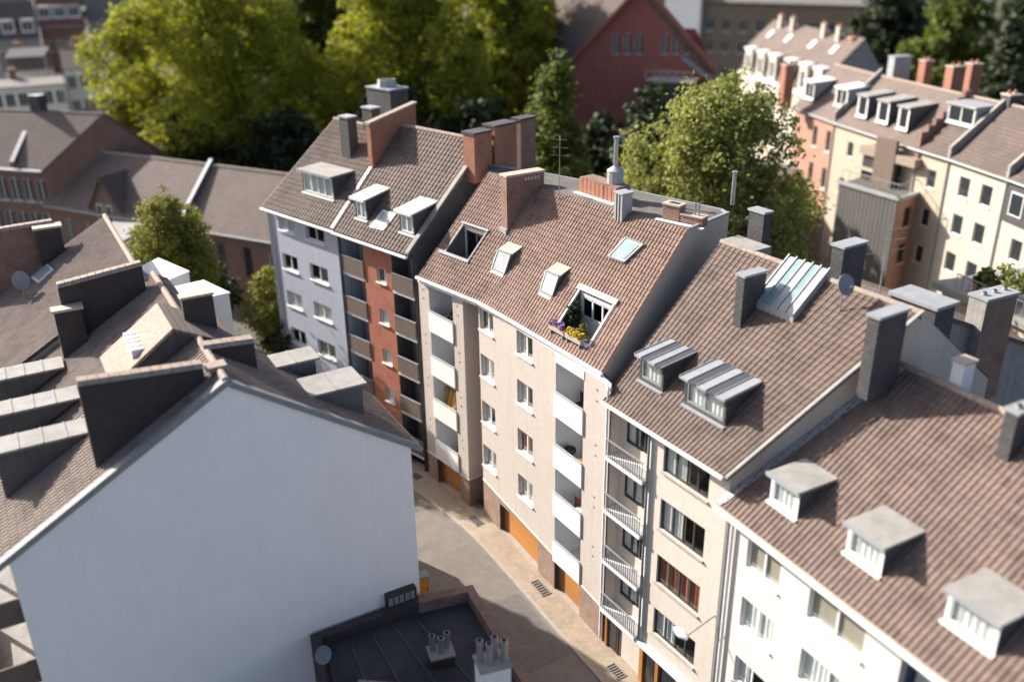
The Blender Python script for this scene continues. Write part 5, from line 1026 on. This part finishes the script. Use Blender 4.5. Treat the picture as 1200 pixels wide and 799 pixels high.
fc = ff; chimney(B8, ff, 2.4, 3.6, 3.6, 4.6, 13, 17.2, 'slate', 'zinc')

# ================================================================== red brick hall with the big gable
B9 = thing('brick_hall', 'dark red brick hall with a big gable and two groups of three tall white windows', 'building', (15, 118, 0))
h0, h1 = Pd(672, 75, 118), Pd(838, 75, 112); fh = Fr(h0, h1); ze = 16.9; pkz = fh.uz(755, -18); zp = pkz[1]; W_ = fh.L
ops = []
for x0, x1 in ((717.5, 727), (731, 740.5), (745, 754.5), (775.5, 784.5), (788.5, 797.5), (801.5, 811)): a, zt = fh.uz(x0, 40); b, _ = fh.uz(x1, 40); _, zb = fh.uz(x0, 64); ops.append((a, b, zb, zt))
M().wall(fh, 0, W_, -.5, ze, [o for o in ops if o[3] < ze], 0, 0, .2)
zmax = max(o[3] for o in ops)+.6; hw = W_/2; um2 = pkz[0]; sl_ = (zp-ze)
lw = lambda z: um2*(z-ze)/sl_ if z > ze else 0; rw_ = lambda z: W_-(W_-um2)*(z-ze)/sl_ if z > ze else W_
m = M(); zlo = min(o[2] for o in ops)-.3
m.face([fh.W(0, 0, -.5), fh.W(W_, 0, -.5), fh.W(rw_(zlo), 0, zlo) if zlo > ze else fh.W(W_, 0, zlo), fh.W(lw(zlo), 0, zlo)] if zlo <= ze else [fh.W(0, 0, -.5), fh.W(W_, 0, -.5), fh.W(W_, 0, ze), fh.W(rw_(zlo), 0, zlo), fh.W(lw(zlo), 0, zlo), fh.W(0, 0, ze)])
uL, uR = ops[0][0]-.4, ops[-1][1]+.4
m.wall(fh, uL, uR, zlo, zmax, ops, 0, 0, .25)
for s_, (a, b) in ((0, (lw, uL)), (1, (uR, rw_))):
    za, zb = zlo, zmax; zk = ze if zlo < ze else zlo
    pts = [fh.W(uL, 0, za), fh.W(uL, 0, zb), fh.W(lw(zb), 0, zb)]+([fh.W(0, 0, ze)] if zlo < ze else [])+[fh.W(lw(za), 0, za)] if s_ == 0 else [fh.W(uR, 0, za), fh.W(uR, 0, zb), fh.W(rw_(zb), 0, zb)]+([fh.W(W_, 0, ze)] if zlo < ze else [])+[fh.W(rw_(za), 0, za)]
    m.face(pts)
m.face([fh.W(lw(zmax), 0, zmax), fh.W(rw_(zmax), 0, zmax), fh.W(um2, 0, zp)]); m.build('gable_wall', 'brick_hall', B9)
for o4 in ops: window(B9, fh, *o4, rev=.2, n=2, far=True, sill='kerb')
rd = V((-.62, .79)); L9 = 30
for (u, nm) in ((0, 'roof'), (W_, 'roof')):
    a = V(fh.W(u, -.3, ze)); b = V(fh.W(um2, -.3, zp)); e_ = V((*rd, 0))*L9; M().slab(a+(a-b)*.05, b, b+e_, a+(a-b)*.05+e_, .3).build(nm, 'roof_a', B9)
m = M(); m.bar(V(fh.W(-.3, -.4, ze-.2)), V(fh.W(um2, -.4, zp+.1)), .4).bar(V(fh.W(um2, -.4, zp+.1)), V(fh.W(W_+.3, -.4, ze-.2)), .4); m.build('rake_trim', 'brick_hall', B9)
a = V(fh.W(0, 0, -.5)); e_ = V((*rd, 0))*L9; M().face([a, a+e_, a+e_+V((0, 0, ze)), a+V((0, 0, ze))]).build('side_wall', 'brick_hall', B9)
# dormer strip on the hall roof, metal outside stair and blue-grey porch
fd = Fr((a+V((*rd, 0))*3)[:2], (a+V((*rd, 0))*12)[:2]); fd.n = np.array([.79, .62]); o = M().box(fd, 0, 9, .6, 4.0, ze+.2, ze+2.2).build('dormer', 'render_dark', B9); M().box(fd, -.3, 9.3, .2, 4.4, ze+2.201, ze+2.45).build('roof_sheet', 'sheet', o)
for i in range(4): M().box(fd, .5+i*2.2, 2.2+i*2.2, .55, .598, ze+.6, ze+1.9).build('pane', 'glass_sky', o)
ua, zb = fh.uz(770, 88); ub, _ = fh.uz(822, 88); zb2 = fh.uz(775, 120)[1]
o = M().box(fh, ua, ub, -4, -.02, zb-.2, zb).build('porch', 'zinc', B9); M().box(fh, ua, ub, -3.9, -.1, zb2-3, zb-.2, 0).build('porch_glazing', 'glass_sky', o)
for k in range(7): u = ua+(ub-ua)*k/6; M().bar(fh.W(u, -4, zb), fh.W(u, -4, zb+1), .08).build('baluster', 'zinc', o)
M().bar(fh.W(ua, -4, zb+1), fh.W(ub, -4, zb+1), .1).build('handrail', 'zinc', o)
a, za = fh.uz(801, 66); b, zb_ = fh.uz(835, 92); M().hexa([fh.W(a, -.9, za-.3), fh.W(b, -.9, zb_-.3), fh.W(b, -.05, zb_-.3), fh.W(a, -.05, za-.3)], [fh.W(a, -.9, za+.3), fh.W(b, -.9, zb_+.3), fh.W(b, -.05, zb_+.3), fh.W(a, -.05, za+.3)]).build('outside_stair', 'rail', B9)
# ================================================================== rear fronts on the right: orange, cream and pale houses
PR = [Pz(930, 122, 15)[:2], Pz(977, 139, 15)[:2], Pz(1075, 170, 15)[:2], Pz(1112, 181, 15)[:2], Pz(1181, 204, 15)[:2], Pz(1260, 232, 15)[:2]]
PR = [V(p)+V((.3, .05)) for p in PR]; rearN = V((.97, .24)); SRH = .86; zrh = lambda d: 15+SRH*(d+.35)
spec = [('orange_rear_house', 'orange brick rear front with tall windows and white-topped dormers', 'brick_orange', 'roof_a'), ('cream_rear_house', 'cream rear front beside the orange one, with a row of small white dormers', 'cream', 'roof_a'),
        ('narrow_rear_house', 'narrow rear house with a zinc box dormer behind the stepped fire wall', 'cream', 'roof_b'), ('pale_rear_house', 'pale rear front with white-framed windows above the planted terrace', 'pale', 'roof_b'), ('edge_rear_house', 'pale rear house with dark cladding at the row end beside the pale front', 'pale', 'roof_b')]
HS = []
for i, (nm, lb, wm, rf) in enumerate(spec):
    f0, f1 = PR[i], PR[i+1]; fr = Fr(f0, f1); B = thing(nm, lb, 'building', (*((f0+f1)/2+rearN*4), -1)); L = fr.L; ws = []
    if i == 0:
        for px in (950, 966):
            u, _ = fr.uz(px, 200)
            for z in (11.6, 8.0, 4.2): ws.append((u-.42, u+.42, z, z+2.0))
    elif i == 1:
        for px, (za, zb) in ((993, (11.9, 13.3)), (988, (8.4, 9.8))): u, _ = fr.uz(px, 200); ws.append((u-.45, u+.45, za, zb))
        for u in (L*.55, L*.8):
            for z in (11.8, 8.6): ws.append((u-.5, u+.5, z, z+1.5))
    elif i == 2: ws = [(L*.5-.5, L*.5+.5, z, z+1.5) for z in (11.8, 8.6, 5.4)]
    else:
        for k in (.3, .68):
            for z in (12.0, 9.0, 5.9): ws.append((L*k-.6, L*k+.6, z, z+1.6))
    ro = f0+rearN*4.0, f1+rearN*4.0
    gable_house(B, f0, f1, f1+rearN*8.5, f0+rearN*8.5, -1, 14.9, ro[0], ro[1], 18.6, wm, rf, sorted(ws), kw=dict(n=1)); HS.append((B, fr)); downpipe(B, fr, L-.15, -.1, 0, 14.6, 'zinc', .07)
for i in (1, 3, 4):                                                     # parapet walls added between the rear houses for their shadow lines
    B, fr = HS[i]; M().hexa([fr.W(-.15, -.3, 14.4), fr.W(.15, -.3, 14.4), fr.W(.15, 4.1, 18), fr.W(-.15, 4.1, 18)], [fr.W(-.15, -.3, zrh(-.3)+.55), fr.W(.15, -.3, zrh(-.3)+.55), fr.W(.15, 4.1, zrh(4.1)+.55), fr.W(-.15, 4.1, zrh(4.1)+.55)]).build('fire_wall', 'render_grey', B)
B, fr = HS[4]; M().box(fr, .1, fr.L, -.12, -.003, 11.6, 14.7).build('slate_cladding', 'slate', B)
for k in (.2, .5): o = M().box(fr, fr.L*k-.7, fr.L*k+.7, -.2, -.121, 12.2, 13.9).build('window', 'frame', B); M().box(fr, fr.L*k-.6, fr.L*k+.6, -.22, -.201, 12.3, 13.8).build('pane', 'glass_sky', o)
def fdorm(B, fr, x0, x1, yb, h, **k):
    p, q = fr.ud(x0, yb, 15, SRH, .35), fr.ud(x1, yb+3, 15, SRH, .35); dormer(B, fr, zrh, SRH, p[0], q[0], max(.2, (p[1]+q[1])/2), h, .1, far=True, **k)
for j, (x0, x1, yb) in enumerate(((941, 953, 115), (977, 992, 124))): fdorm(*HS[0 if j == 0 else 1], x0, x1, yb, 1.7, wall='zinc', front='white', roof='white', n=2)
for x0, x1, yb in ((1003, 1015, 136), (1026, 1040, 143), (1050, 1063, 151)): fdorm(*HS[1], x0, x1, yb, 1.9, wall='zinc_dark', front='white', roof='sheet', n=1)
B, fr = HS[2]; p = fr.ud(1120, 140, 15, SRH, .35); dormer(B, fr, zrh, SRH, .3, fr.L-.3, 1.8, 1.5, .05, wall='zinc', front='zinc', roof='zinc', far=True, n=2)
for (bi, x, yb, yt, wd, mt) in ((1, 1055, 93, 72, 1.9, 'zinc'), (1, 1086, 97, 77, .9, 'brick_chr'), (1, 1119, 114, 86, 1.3, 'brick_chr'), (2, 1141, 106, 82, 1.2, 'brick_chr'), (3, 1186, 140, 118, 1.1, 'slate'), (0, 925, 95, 80, 1.0, 'brick_chr'), (1, 1000, 60, 48, .8, 'brick_chr')):
    B, fr = HS[bi]; q = Pz(x, yb, 17.6); f = Fr(q[:2], q[:2]+rearN); zt = 17.6+(yb-yt)/1080*np.hypot(*q[:2])*1.05; chimney(B, f, -wd/2, wd/2, 0, 1.0, 15, zt, mt, 'zinc' if mt == 'zinc' else 'tan', .12, .06, pots=0 if mt == 'zinc' else 2, poth=.3, potr=.13)
B, fr = HS[1]; f2 = HS[2][1]                                             # stepped fire wall
for k in range(7): M().box(f2, -.25, .15, -.2+k*.6, .4+k*.6, 13, zrh(k*.6)+.75).build('fire_wall_step', 'brick_ch', HS[2][0])
# projecting slatted wing with a roof terrace
w0, w1, w2 = (V(Pz(984, 215, 11)[:2]), V(Pz(1053, 235, 11)[:2]), V(Pz(1118, 213, 11)[:2]))
B = thing('slatted_wing', 'rear wing clad in dark vertical boards with a railed roof terrace', 'building', (*((w0+w1+w2)/3), -1)); fa, fb2 = Fr(w0, w1), Fr(w1, w2); w3 = w0+(w2-w1)
M().face([(*w0, 11), (*w1, 11), (*w2, 11), (*w3, 11)]).build('terrace_floor', 'bitumen', B)
M().face([(*w0, -1), (*w1, -1), (*w1, 11), (*w0, 11)]).face([(*w2, -1), (*w3, -1), (*w3, 11), (*w2, 11)]).face([(*w3, -1), (*w0, -1), (*w0, 11), (*w3, 11)]).build('wall', 'render_dark', B)
nbd = 15
for i in range(nbd): M().box(fa, fa.L*i/nbd+.03, fa.L*(i+1)/nbd-.03, -.08, -.002, -1, 10.9).build('board', 'board', B)
ws = [(fb2.L*k-.55, fb2.L*k+.55, z, z+1.7) for k in (.2, .5, .8) for z in (8.4, 5.2)]; wall_part(B, fb2, 0, fb2.L, -1, 11, sorted(ws), 'brick_orange', wkw=dict(far=True, n=1, fm='frame_dark'))
for (p, q) in ((w0, w1), (w1, w2)): f = Fr(p, q); M().box(f, -.2, f.L+.2, -.25, .15, 11.0, 11.25).build('parapet', 'zinc', B)
for (p, q) in ((w1, w2), (w0, w1)):
    f = Fr(p, q); M().bar(f.W(0, .2, 12.2), f.W(f.L, .2, 12.2), .06).build('handrail', 'rail', B)
    for k in range(9): M().bar(f.W(f.L*k/8, .2, 11.2), f.W(f.L*k/8, .2, 12.2), .04).build('baluster', 'rail', B)
# stair tower block between cream front and wing
t0, t1 = V(Pz(1012, 180, 13.2)[:2]), V(Pz(1048, 190, 13.2)[:2]); f = Fr(t0, t1); B = thing('stair_block', 'dark clad stair block with an ochre roof edge in front of the cream rear front', 'building', (*((t0+t1)/2), -1))
M().box(f, 0, f.L, 0, 6, -1, 13.2).build('wall', 'brick_dark', B); M().box(f, -.2, f.L+2.5, -.3, 6.2, 13.21, 13.9).build('roof_edge', 'cap', B); M().box(f, f.L*.45, f.L+.3, -.35, -.02, 11, 15.0).build('chimney', 'rail_brown', B); M().box(f, -.6, f.L*.5, -.4, 2, 11.9, 12.1).build('canopy', 'cream', B)
# brick outbuilding in the yard and terrace house with plants
q = Pz(893, 212, 8.5); f = Fr(q[:2], Pz(942, 200, 8.5)[:2]); B = thing('yard_brick_house', 'dark red brick outbuilding in the yard below the light green tree', 'building', (*q[:2], -1)); ws = [(f.L*k-.5, f.L*k+.5, z, z+1.5) for k in (.35, .72) for z in (2.0, 5.2)]
wall_part(B, f, 0, f.L, -1, 8.5, sorted(ws), 'brick_hall', wkw=dict(far=True, n=1)); M().box(f, 0, f.L, .3, 7, -1, 8.45).build('body', 'brick_hall', B); M().box(f, -.2, f.L+.2, -.2, 7.2, 8.5, 8.7).build('flat_roof', 'bitumen', B); M().box(f, -2.2, -.02, -1, 2.5, 4, 7.5).build('annex', 'loggia', B)
v0, v1 = V(Pz(1106, 332, 10)[:2]), V(Pz(1240, 392, 10)[:2]); f = Fr(v0, v1); B = thing('terrace_house', 'cream yard building with a planted roof terrace and metal railing', 'building', (*((v0+v1)/2), -1))
M().wall(f, 0, f.L, -1, 9.6, [], 0).box(f, 0, f.L, .02, 9, -1, 9.6).build('wall', 'cream', B); M().box(f, -.5, f.L+.5, -.5, 9.3, 9.6, 10.05).build('terrace_slab', 'sheet', B)
M().bar(f.W(1, 0, 11.0), f.W(f.L, 0, 11.0), .06).build('handrail', 'steel', B)
for k in range(16): u = 1+(f.L-1)*k/15; M().bar(f.W(u, 0, 10.05), f.W(u, 0, 11.0), .04).build('baluster', 'steel', B)
for i, (u, d, r) in enumerate(((3.0, .9, 1.0), (4.4, 1.3, 1.3), (6.0, 1.0, 1.2), (7.6, 1.4, 1.2), (2.0, .7, .6))):
    plantmesh((*f.W(u, d, 0)[:2], 10.05), (r, r, r*.8), 700, LEAF['olive' if i % 2 else 'mid'], 'terrace_shrub', 'potted shrub in the row of plants on the cream yard terrace', 'plant', 90+i, .45, .14, 'shrubs on the roof terrace')
# ================================================================== far right: mansard row and the long brown block
fm0, fm1 = Pd(868, 88, 142)[:2], Pd(968, 112, 118)[:2]; f = Fr(fm0, fm1); seg = f.L/2; inw = V((.80, .60))
for i in range(2):
    a, b = f.W(seg*i, 0, 0)[:2], f.W(seg*(i+1), 0, 0)[:2]; a, b = V(a), V(b); ff = Fr(a, b); ff.n = inw; L = ff.L
    B = thing('mansard_house', ['white house with a brown mansard roof and an oval dormer, next to the red hall', 'white mansard house with a bare grey gable behind the orange rear house'][i], 'building', (*((a+b)/2), 0))
    ws = [(L*k-.6, L*k+.6, z, z+2.0) for k in (.2, .5, .8) for z in (4, 8)]; zE = 12.2
    wall_part(B, ff, 0, L, -.5, zE, sorted(ws), 'pale', wkw=dict(far=True)); M().box(ff, -.2, L+.2, -.5, .1, zE, zE+.5).build('cornice', 'white', B)
    P = lambda u, d, z: V(ff.W(u, d, z))
    M().slab(P(0, -.1, zE+.5), P(L, -.1, zE+.5), P(L, 1.3, zE+4), P(0, 1.3, zE+4), .2).build('mansard_roof', 'roof_b', B); M().slab(P(0, 1.2, zE+4), P(L, 1.2, zE+4), P(L, 6.5, zE+7), P(0, 6.5, zE+7), .2).build('roof', 'roof_a', B); M().slab(P(0, 6.5, zE+7), P(L, 6.5, zE+7), P(L, 12, zE+2), P(0, 12, zE+2), .2).build('rear_roof', 'roof_a', B)
    for u in (.02, L-.02): M().face([P(u, 0, -.5), P(u, 0, zE+.5), P(u, 1.3, zE+3.9), P(u, 6.5, zE+6.9), P(u, 12, zE+1.9), P(u, 12, -.5)]).build('gable_wall', 'render_grey', B)
    M().face([P(0, 12, -.5), P(L, 12, -.5), P(L, 12, zE+1.9), P(0, 12, zE+1.9)]).build('rear_wall', 'render_grey', B)
    for k in (.2, .52, .82):
        o = M().box(ff, L*k-1.0, L*k+1.0, -.25, 1.4, zE+.5, zE+3.6).build('dormer', 'stucco_white', B); M().box(ff, L*k-.5, L*k+.5, -.28, -.252, zE+1.0, zE+3.0).build('pane', 'glass_sky', o); M().box(ff, L*k-1.2, L*k+1.2, -.5, 1.5, zE+3.601, zE+3.9).build('pediment', 'white', o)
    for k in (.3, .6): chimney(B, ff, L*k-.4, L*k+.4, 5, 5.8, zE+4, zE+7.9, 'pale', 'tan', pots=2)
    for k in (.25, .7): o = M().slab(P(L*k-.5, 3, zE+5.15), P(L*k+.5, 3, zE+5.15), P(L*k+.5, 4.4, zE+5.95), P(L*k-.5, 4.4, zE+5.95), .1).build('roof_window', 'frame', B)
c0_, c1_ = Pd(822, 30, 205)[:2], Pd(1010, 30, 195)[:2]; f = Fr(c0_, c1_); B = thing('long_stone_block', 'long brown stone building far behind the mansard row', 'building', (*((c0_+c1_)/2), 0))
ws = [(f.L*(k+.5)/9-.9, f.L*(k+.5)/9+.9, z, z+2.4) for k in range(9) for z in (3, 8, 12.2)]
wall_part(B, f, 0, f.L, -.5, 18, sorted(ws), 'stone_far', wkw=dict(far=True, n=2)); M().slab(f.W(-.5, -.6, 17.9), f.W(f.L+.5, -.6, 17.9), f.W(f.L+.5, 8, 22), f.W(-.5, 8, 22), .3).build('roof', 'roof_g', B); M().box(f, 0, f.L, .5, 14, -.5, 17.8).build('body', 'stone_far', B); M().box(f, -8, -.05, -1, 10, -.5, 21).build('white_annex', 'white', B)
# ================================================================== far left: houses on the far street
def far_house(name, label, px0, px1, y, D, dep, ze, zr, wall, roof, rows, cols, turn=0.0, group=None, dorm=0):
    a, b = Pd(px0, y, D)[:2], Pd(px1, y, D+turn)[:2]; f = Fr(a, b); n = f.n; B = thing(name, label, 'building', (*((a+b)/2+n*dep/2), 0), group)
    ws = [(f.L*(k+.5)/cols-.55, f.L*(k+.5)/cols+.55, z, z+1.7) for k in range(cols) for z in rows]
    gable_house(B, a, b, b+n*dep, a+n*dep, -.5, ze, a+n*dep/2, b+n*dep/2, zr, wall, roof, sorted(ws), kw=dict(n=2))
    s = (zr-ze)/(dep/2); zz = lambda d: ze+s*(d+.35)-.1
    for k in range(dorm): u = f.L*(k+.5)/dorm; dormer(B, f, zz, s, u-.9, u+.9, .6, 1.7, .05, wall='zinc', front='white', roof='sheet', far=True, n=2)
    chimney(B, f, f.L*.3, f.L*.3+.8, dep/2-.4, dep/2+.4, zr-1, zr+1.3, 'brick_chr', 'tan', pots=2); return B, f
far_house('far_white_house', 'long low white house far off beside the bright green tree', -15, 76, 100, 138, 9, 13.9, 14.3, 'white', 'roof_g', (11.4, 8), 6)
far_house('far_balcony_block', 'white block with glazed balcony bands far off beside the bright green tree', 78, 136, 100, 142, 9, 15.4, 17.4, 'white', 'roof_b', (12.6, 9.4, 6.2), 4)
Bf, f = far_house('far_dormer_house', 'brown-roofed far house with white dormers above the low white house', -20, 50, 60, 165, 11, 17.5, 22.5, 'render_grey', 'roof_a', (13, 9), 5, dorm=3)
far_house('far_red_roof_house', 'far house with a bright red tiled roof', 52, 104, 60, 168, 12, 19, 25, 'brick_school', 'roof_r', (15, 11), 4, dorm=3)
far_house('far_grey_roof_house', 'far house with a plain grey slate roof next to the red roof', 108, 158, 50, 176, 12, 19, 25.0, 'pale', 'roof_g', (15, 11), 3)
far_house('far_awning_house', 'far house with a pale awning over its roof terrace', 4, 62, 78, 150, 6, 14.6, 16.6, 'render_grey', 'roof_b', (12.2,), 3)
a = Pd(12, 60, 149); b = Pd(58, 58, 149); B = thing('awning', 'pale cream awning on the far roof terrace', 'awning', (a[0], a[1], 14.6)); M().slab((a[0], a[1]-2.0, 16.6), (b[0], b[1]-2.0, 16.6), (b[0], b[1], 17.6), (a[0], a[1], 17.6), .08).build('fabric', 'pale', B); M().bar((a[0], a[1]-2, 14.7), (a[0], a[1]-2, 16.6), .1).bar((b[0], b[1]-2, 14.7), (b[0], b[1]-2, 16.6), .1).build('post', 'rail', B)
q0, q1 = Pd(80, 118, 122)[:2], Pd(131, 118, 118)[:2]; f = Fr(q0, q1); B = thing('grey_shed', 'plain grey gabled shed between the far white block and the school block', 'building', (*q0, 0)); M().hexa([f.W(0, 0, -.5), f.W(f.L, 0, -.5), f.W(f.L, 8, -.5), f.W(0, 8, -.5)], [f.W(0, 0, 12.2), f.W(f.L, 0, 14.6), f.W(f.L, 8, 14.6), f.W(0, 8, 12.2)]).build('wall', 'sheet', B); M().slab(f.W(-.3, -.3, 12.2), f.W(f.L+.3, -.3, 14.75), f.W(f.L+.3, 8.3, 14.75), f.W(-.3, 8.3, 12.2), .15).build('roof', 'roof_g', B)
# flat sheds in the yard left of the small round tree
for i, (x0, x1, y0, z, D) in enumerate(((92, 128, 284, 8.8, 66), (64, 112, 300, 9.2, 60))):
    a, b = Pz(x0, y0, z), Pz(x1, y0+2, z); f = Fr(a[:2], b[:2]); B = thing('yard_shed', ['flat grey-roofed shed in front of the school', 'flat grey-roofed shed behind the left row'][i], 'shed', (a[0], a[1], -.5)); M().box(f, 0, f.L, 0, 5, -.5, z).build('wall', 'render_grey', B); M().box(f, -.2, f.L+.2, -.2, 5.2, z+.001, z+.2).build('flat_roof', 'sheet', B)
# ================================================================== trees
def pd(px, D): p = Pd(px, 200, D); return (p[0], p[1], 0)
tree('plane_tree', 'huge bright green tree behind the school roof', pd(262, 116), 29.5, 14.2, 11, LEAF['bright'], 90000, .23, 11, .8, .14, 34, ls=.5)
tree('plane_tree', 'tall bright tree between the huge tree and the red hall, above the brick balcony house', pd(478, 112), 30.5, 11.5, 11, LEAF['bright'], 70000, .25, 12, .8, .16, 30, ls=.5)
tree('plane_tree', 'bright green tree touching the roof of the red brick hall', pd(590, 122), 31, 10, 9, LEAF['bright'], 55000, .27, 13, .7, .16, 26, ls=.52)
tree('plane_tree', 'shaded tree filling the gap between the two tallest bright trees', pd(385, 126), 29, 9, 8, LEAF['mid'], 24000, .35, 14, .6, .12, 18, ls=.6)
tree('larch_tree', 'dark feathery tree in front of the red hall, behind the flues', pd(648, 80), 22.5, 5.2, 5.2, LEAF['mid'], 26000, .22, 15, .4, .08, 22, shape='cone', ls=.7)
tree('light_tree', 'light olive-green loose tree in the yard behind the beige house', pd(842, 65), 22.8, 8.4, 7.0, LEAF['olive'], 48000, .19, 16, .45, .1, 30, ls=.6)
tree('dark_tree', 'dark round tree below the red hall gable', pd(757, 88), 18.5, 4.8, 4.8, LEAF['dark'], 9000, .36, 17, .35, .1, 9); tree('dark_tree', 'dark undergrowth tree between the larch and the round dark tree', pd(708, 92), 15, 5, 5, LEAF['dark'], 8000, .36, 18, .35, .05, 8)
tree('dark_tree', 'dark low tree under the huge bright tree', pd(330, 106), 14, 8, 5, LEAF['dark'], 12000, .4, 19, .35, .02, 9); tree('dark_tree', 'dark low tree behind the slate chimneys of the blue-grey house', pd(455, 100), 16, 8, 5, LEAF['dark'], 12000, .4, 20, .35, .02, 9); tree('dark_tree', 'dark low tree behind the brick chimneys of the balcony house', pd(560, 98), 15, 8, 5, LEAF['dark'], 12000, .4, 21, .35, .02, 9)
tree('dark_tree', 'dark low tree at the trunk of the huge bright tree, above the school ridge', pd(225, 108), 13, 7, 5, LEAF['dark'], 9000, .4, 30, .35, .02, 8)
tree('round_tree', 'small round tree clipped like a ball in front of the school', pd(186, 64), 16.2, 3.3, 3.3, LEAF['gold'], 26000, .12, 22, .22, .46, 16, ls=.9); tree('round_tree', 'dark bushy tree at the foot of the ball-shaped tree', pd(215, 67), 11, 2.6, 2.6, LEAF['dark'], 5000, .2, 24, .2, .3, 7)
tree('round_tree', 'yellow-green bushy tree beside the corner of the blue-grey house', pd(300, 66), 9.6, 2.5, 2.5, LEAF['gold'], 12000, .13, 23, .2, .15, 8); tree('round_tree', 'dark shrubby tree below the yellow-green one at the blue-grey house', pd(312, 63), 6.5, 2.2, 2.2, LEAF['dark'], 4000, .18, 25, .2, .05, 7)
tree('far_tree', 'tall far tree behind the chimney pots of the cream rear house', pd(1088, 150), 24.5, 8.5, 7, LEAF['mid'], 22000, .4, 26, .6, .1, 18, ls=.6); tree('far_tree', 'dark far tree to the right of the long stone block', pd(1018, 165), 24, 7, 6, LEAF['dark'], 8000, .6, 27, .6, .1, 8); tree('far_tree', 'dark far conifer near the edge rear house', pd(1160, 140), 22, 4, 4, LEAF['dark'], 6000, .5, 28, .5, .05, 8, shape='cone'); tree('far_tree', 'pale far tree above the edge rear house', pd(1215, 160), 24, 9, 7, LEAF['mid'], 9000, .6, 29, .6, .1, 8)
# yard shrubs
for i, (x, y, D) in enumerate(((905, 285, 74), (925, 292, 72), (945, 300, 70), (965, 296, 74), (885, 292, 70))):
    p = Pd(x, y, D); plantmesh((p[0], p[1], -.1), (1.6, 1.6, 1.6), 1200, LEAF['dark' if i % 2 else 'mid'], 'yard_shrub', 'rounded shrub in the yard below the cream rear front', 'shrub', 120+i, None, .22, 'shrubs in the rear yard')
# far woodland beyond the houses reads as one mass
g = np.random.default_rng(5); lob = []
for i in range(150):
    x = g.uniform(-260, 260); y = g.uniform(205, 330); 
    if y < 240 and 40 < x < 110: y += 60
    lob.append((x, y, g.uniform(6, 15), g.uniform(6, 10), g.uniform(6, 10), g.uniform(9, 15)))
o = leaves('woodland', lob, 60000, 1.1, LEAF['dark'], None, 77); o['kind'] = 'stuff'; o['label'] = 'dark woodland on the far hillside'
# bare poles and flue behind the roofs
q = Pz(858, 240, 19); M_ = M().tube((q[0], q[1], 19), (q[0], q[1], 20.6), .10, .10, 10).tube((q[0], q[1], 20.6), (q[0], q[1], 20.68), .15, .15, 10); tag(M_.build('flue', 'steel'), 'tall steel flue rising behind the flat roof end of the beige house', 'flue')
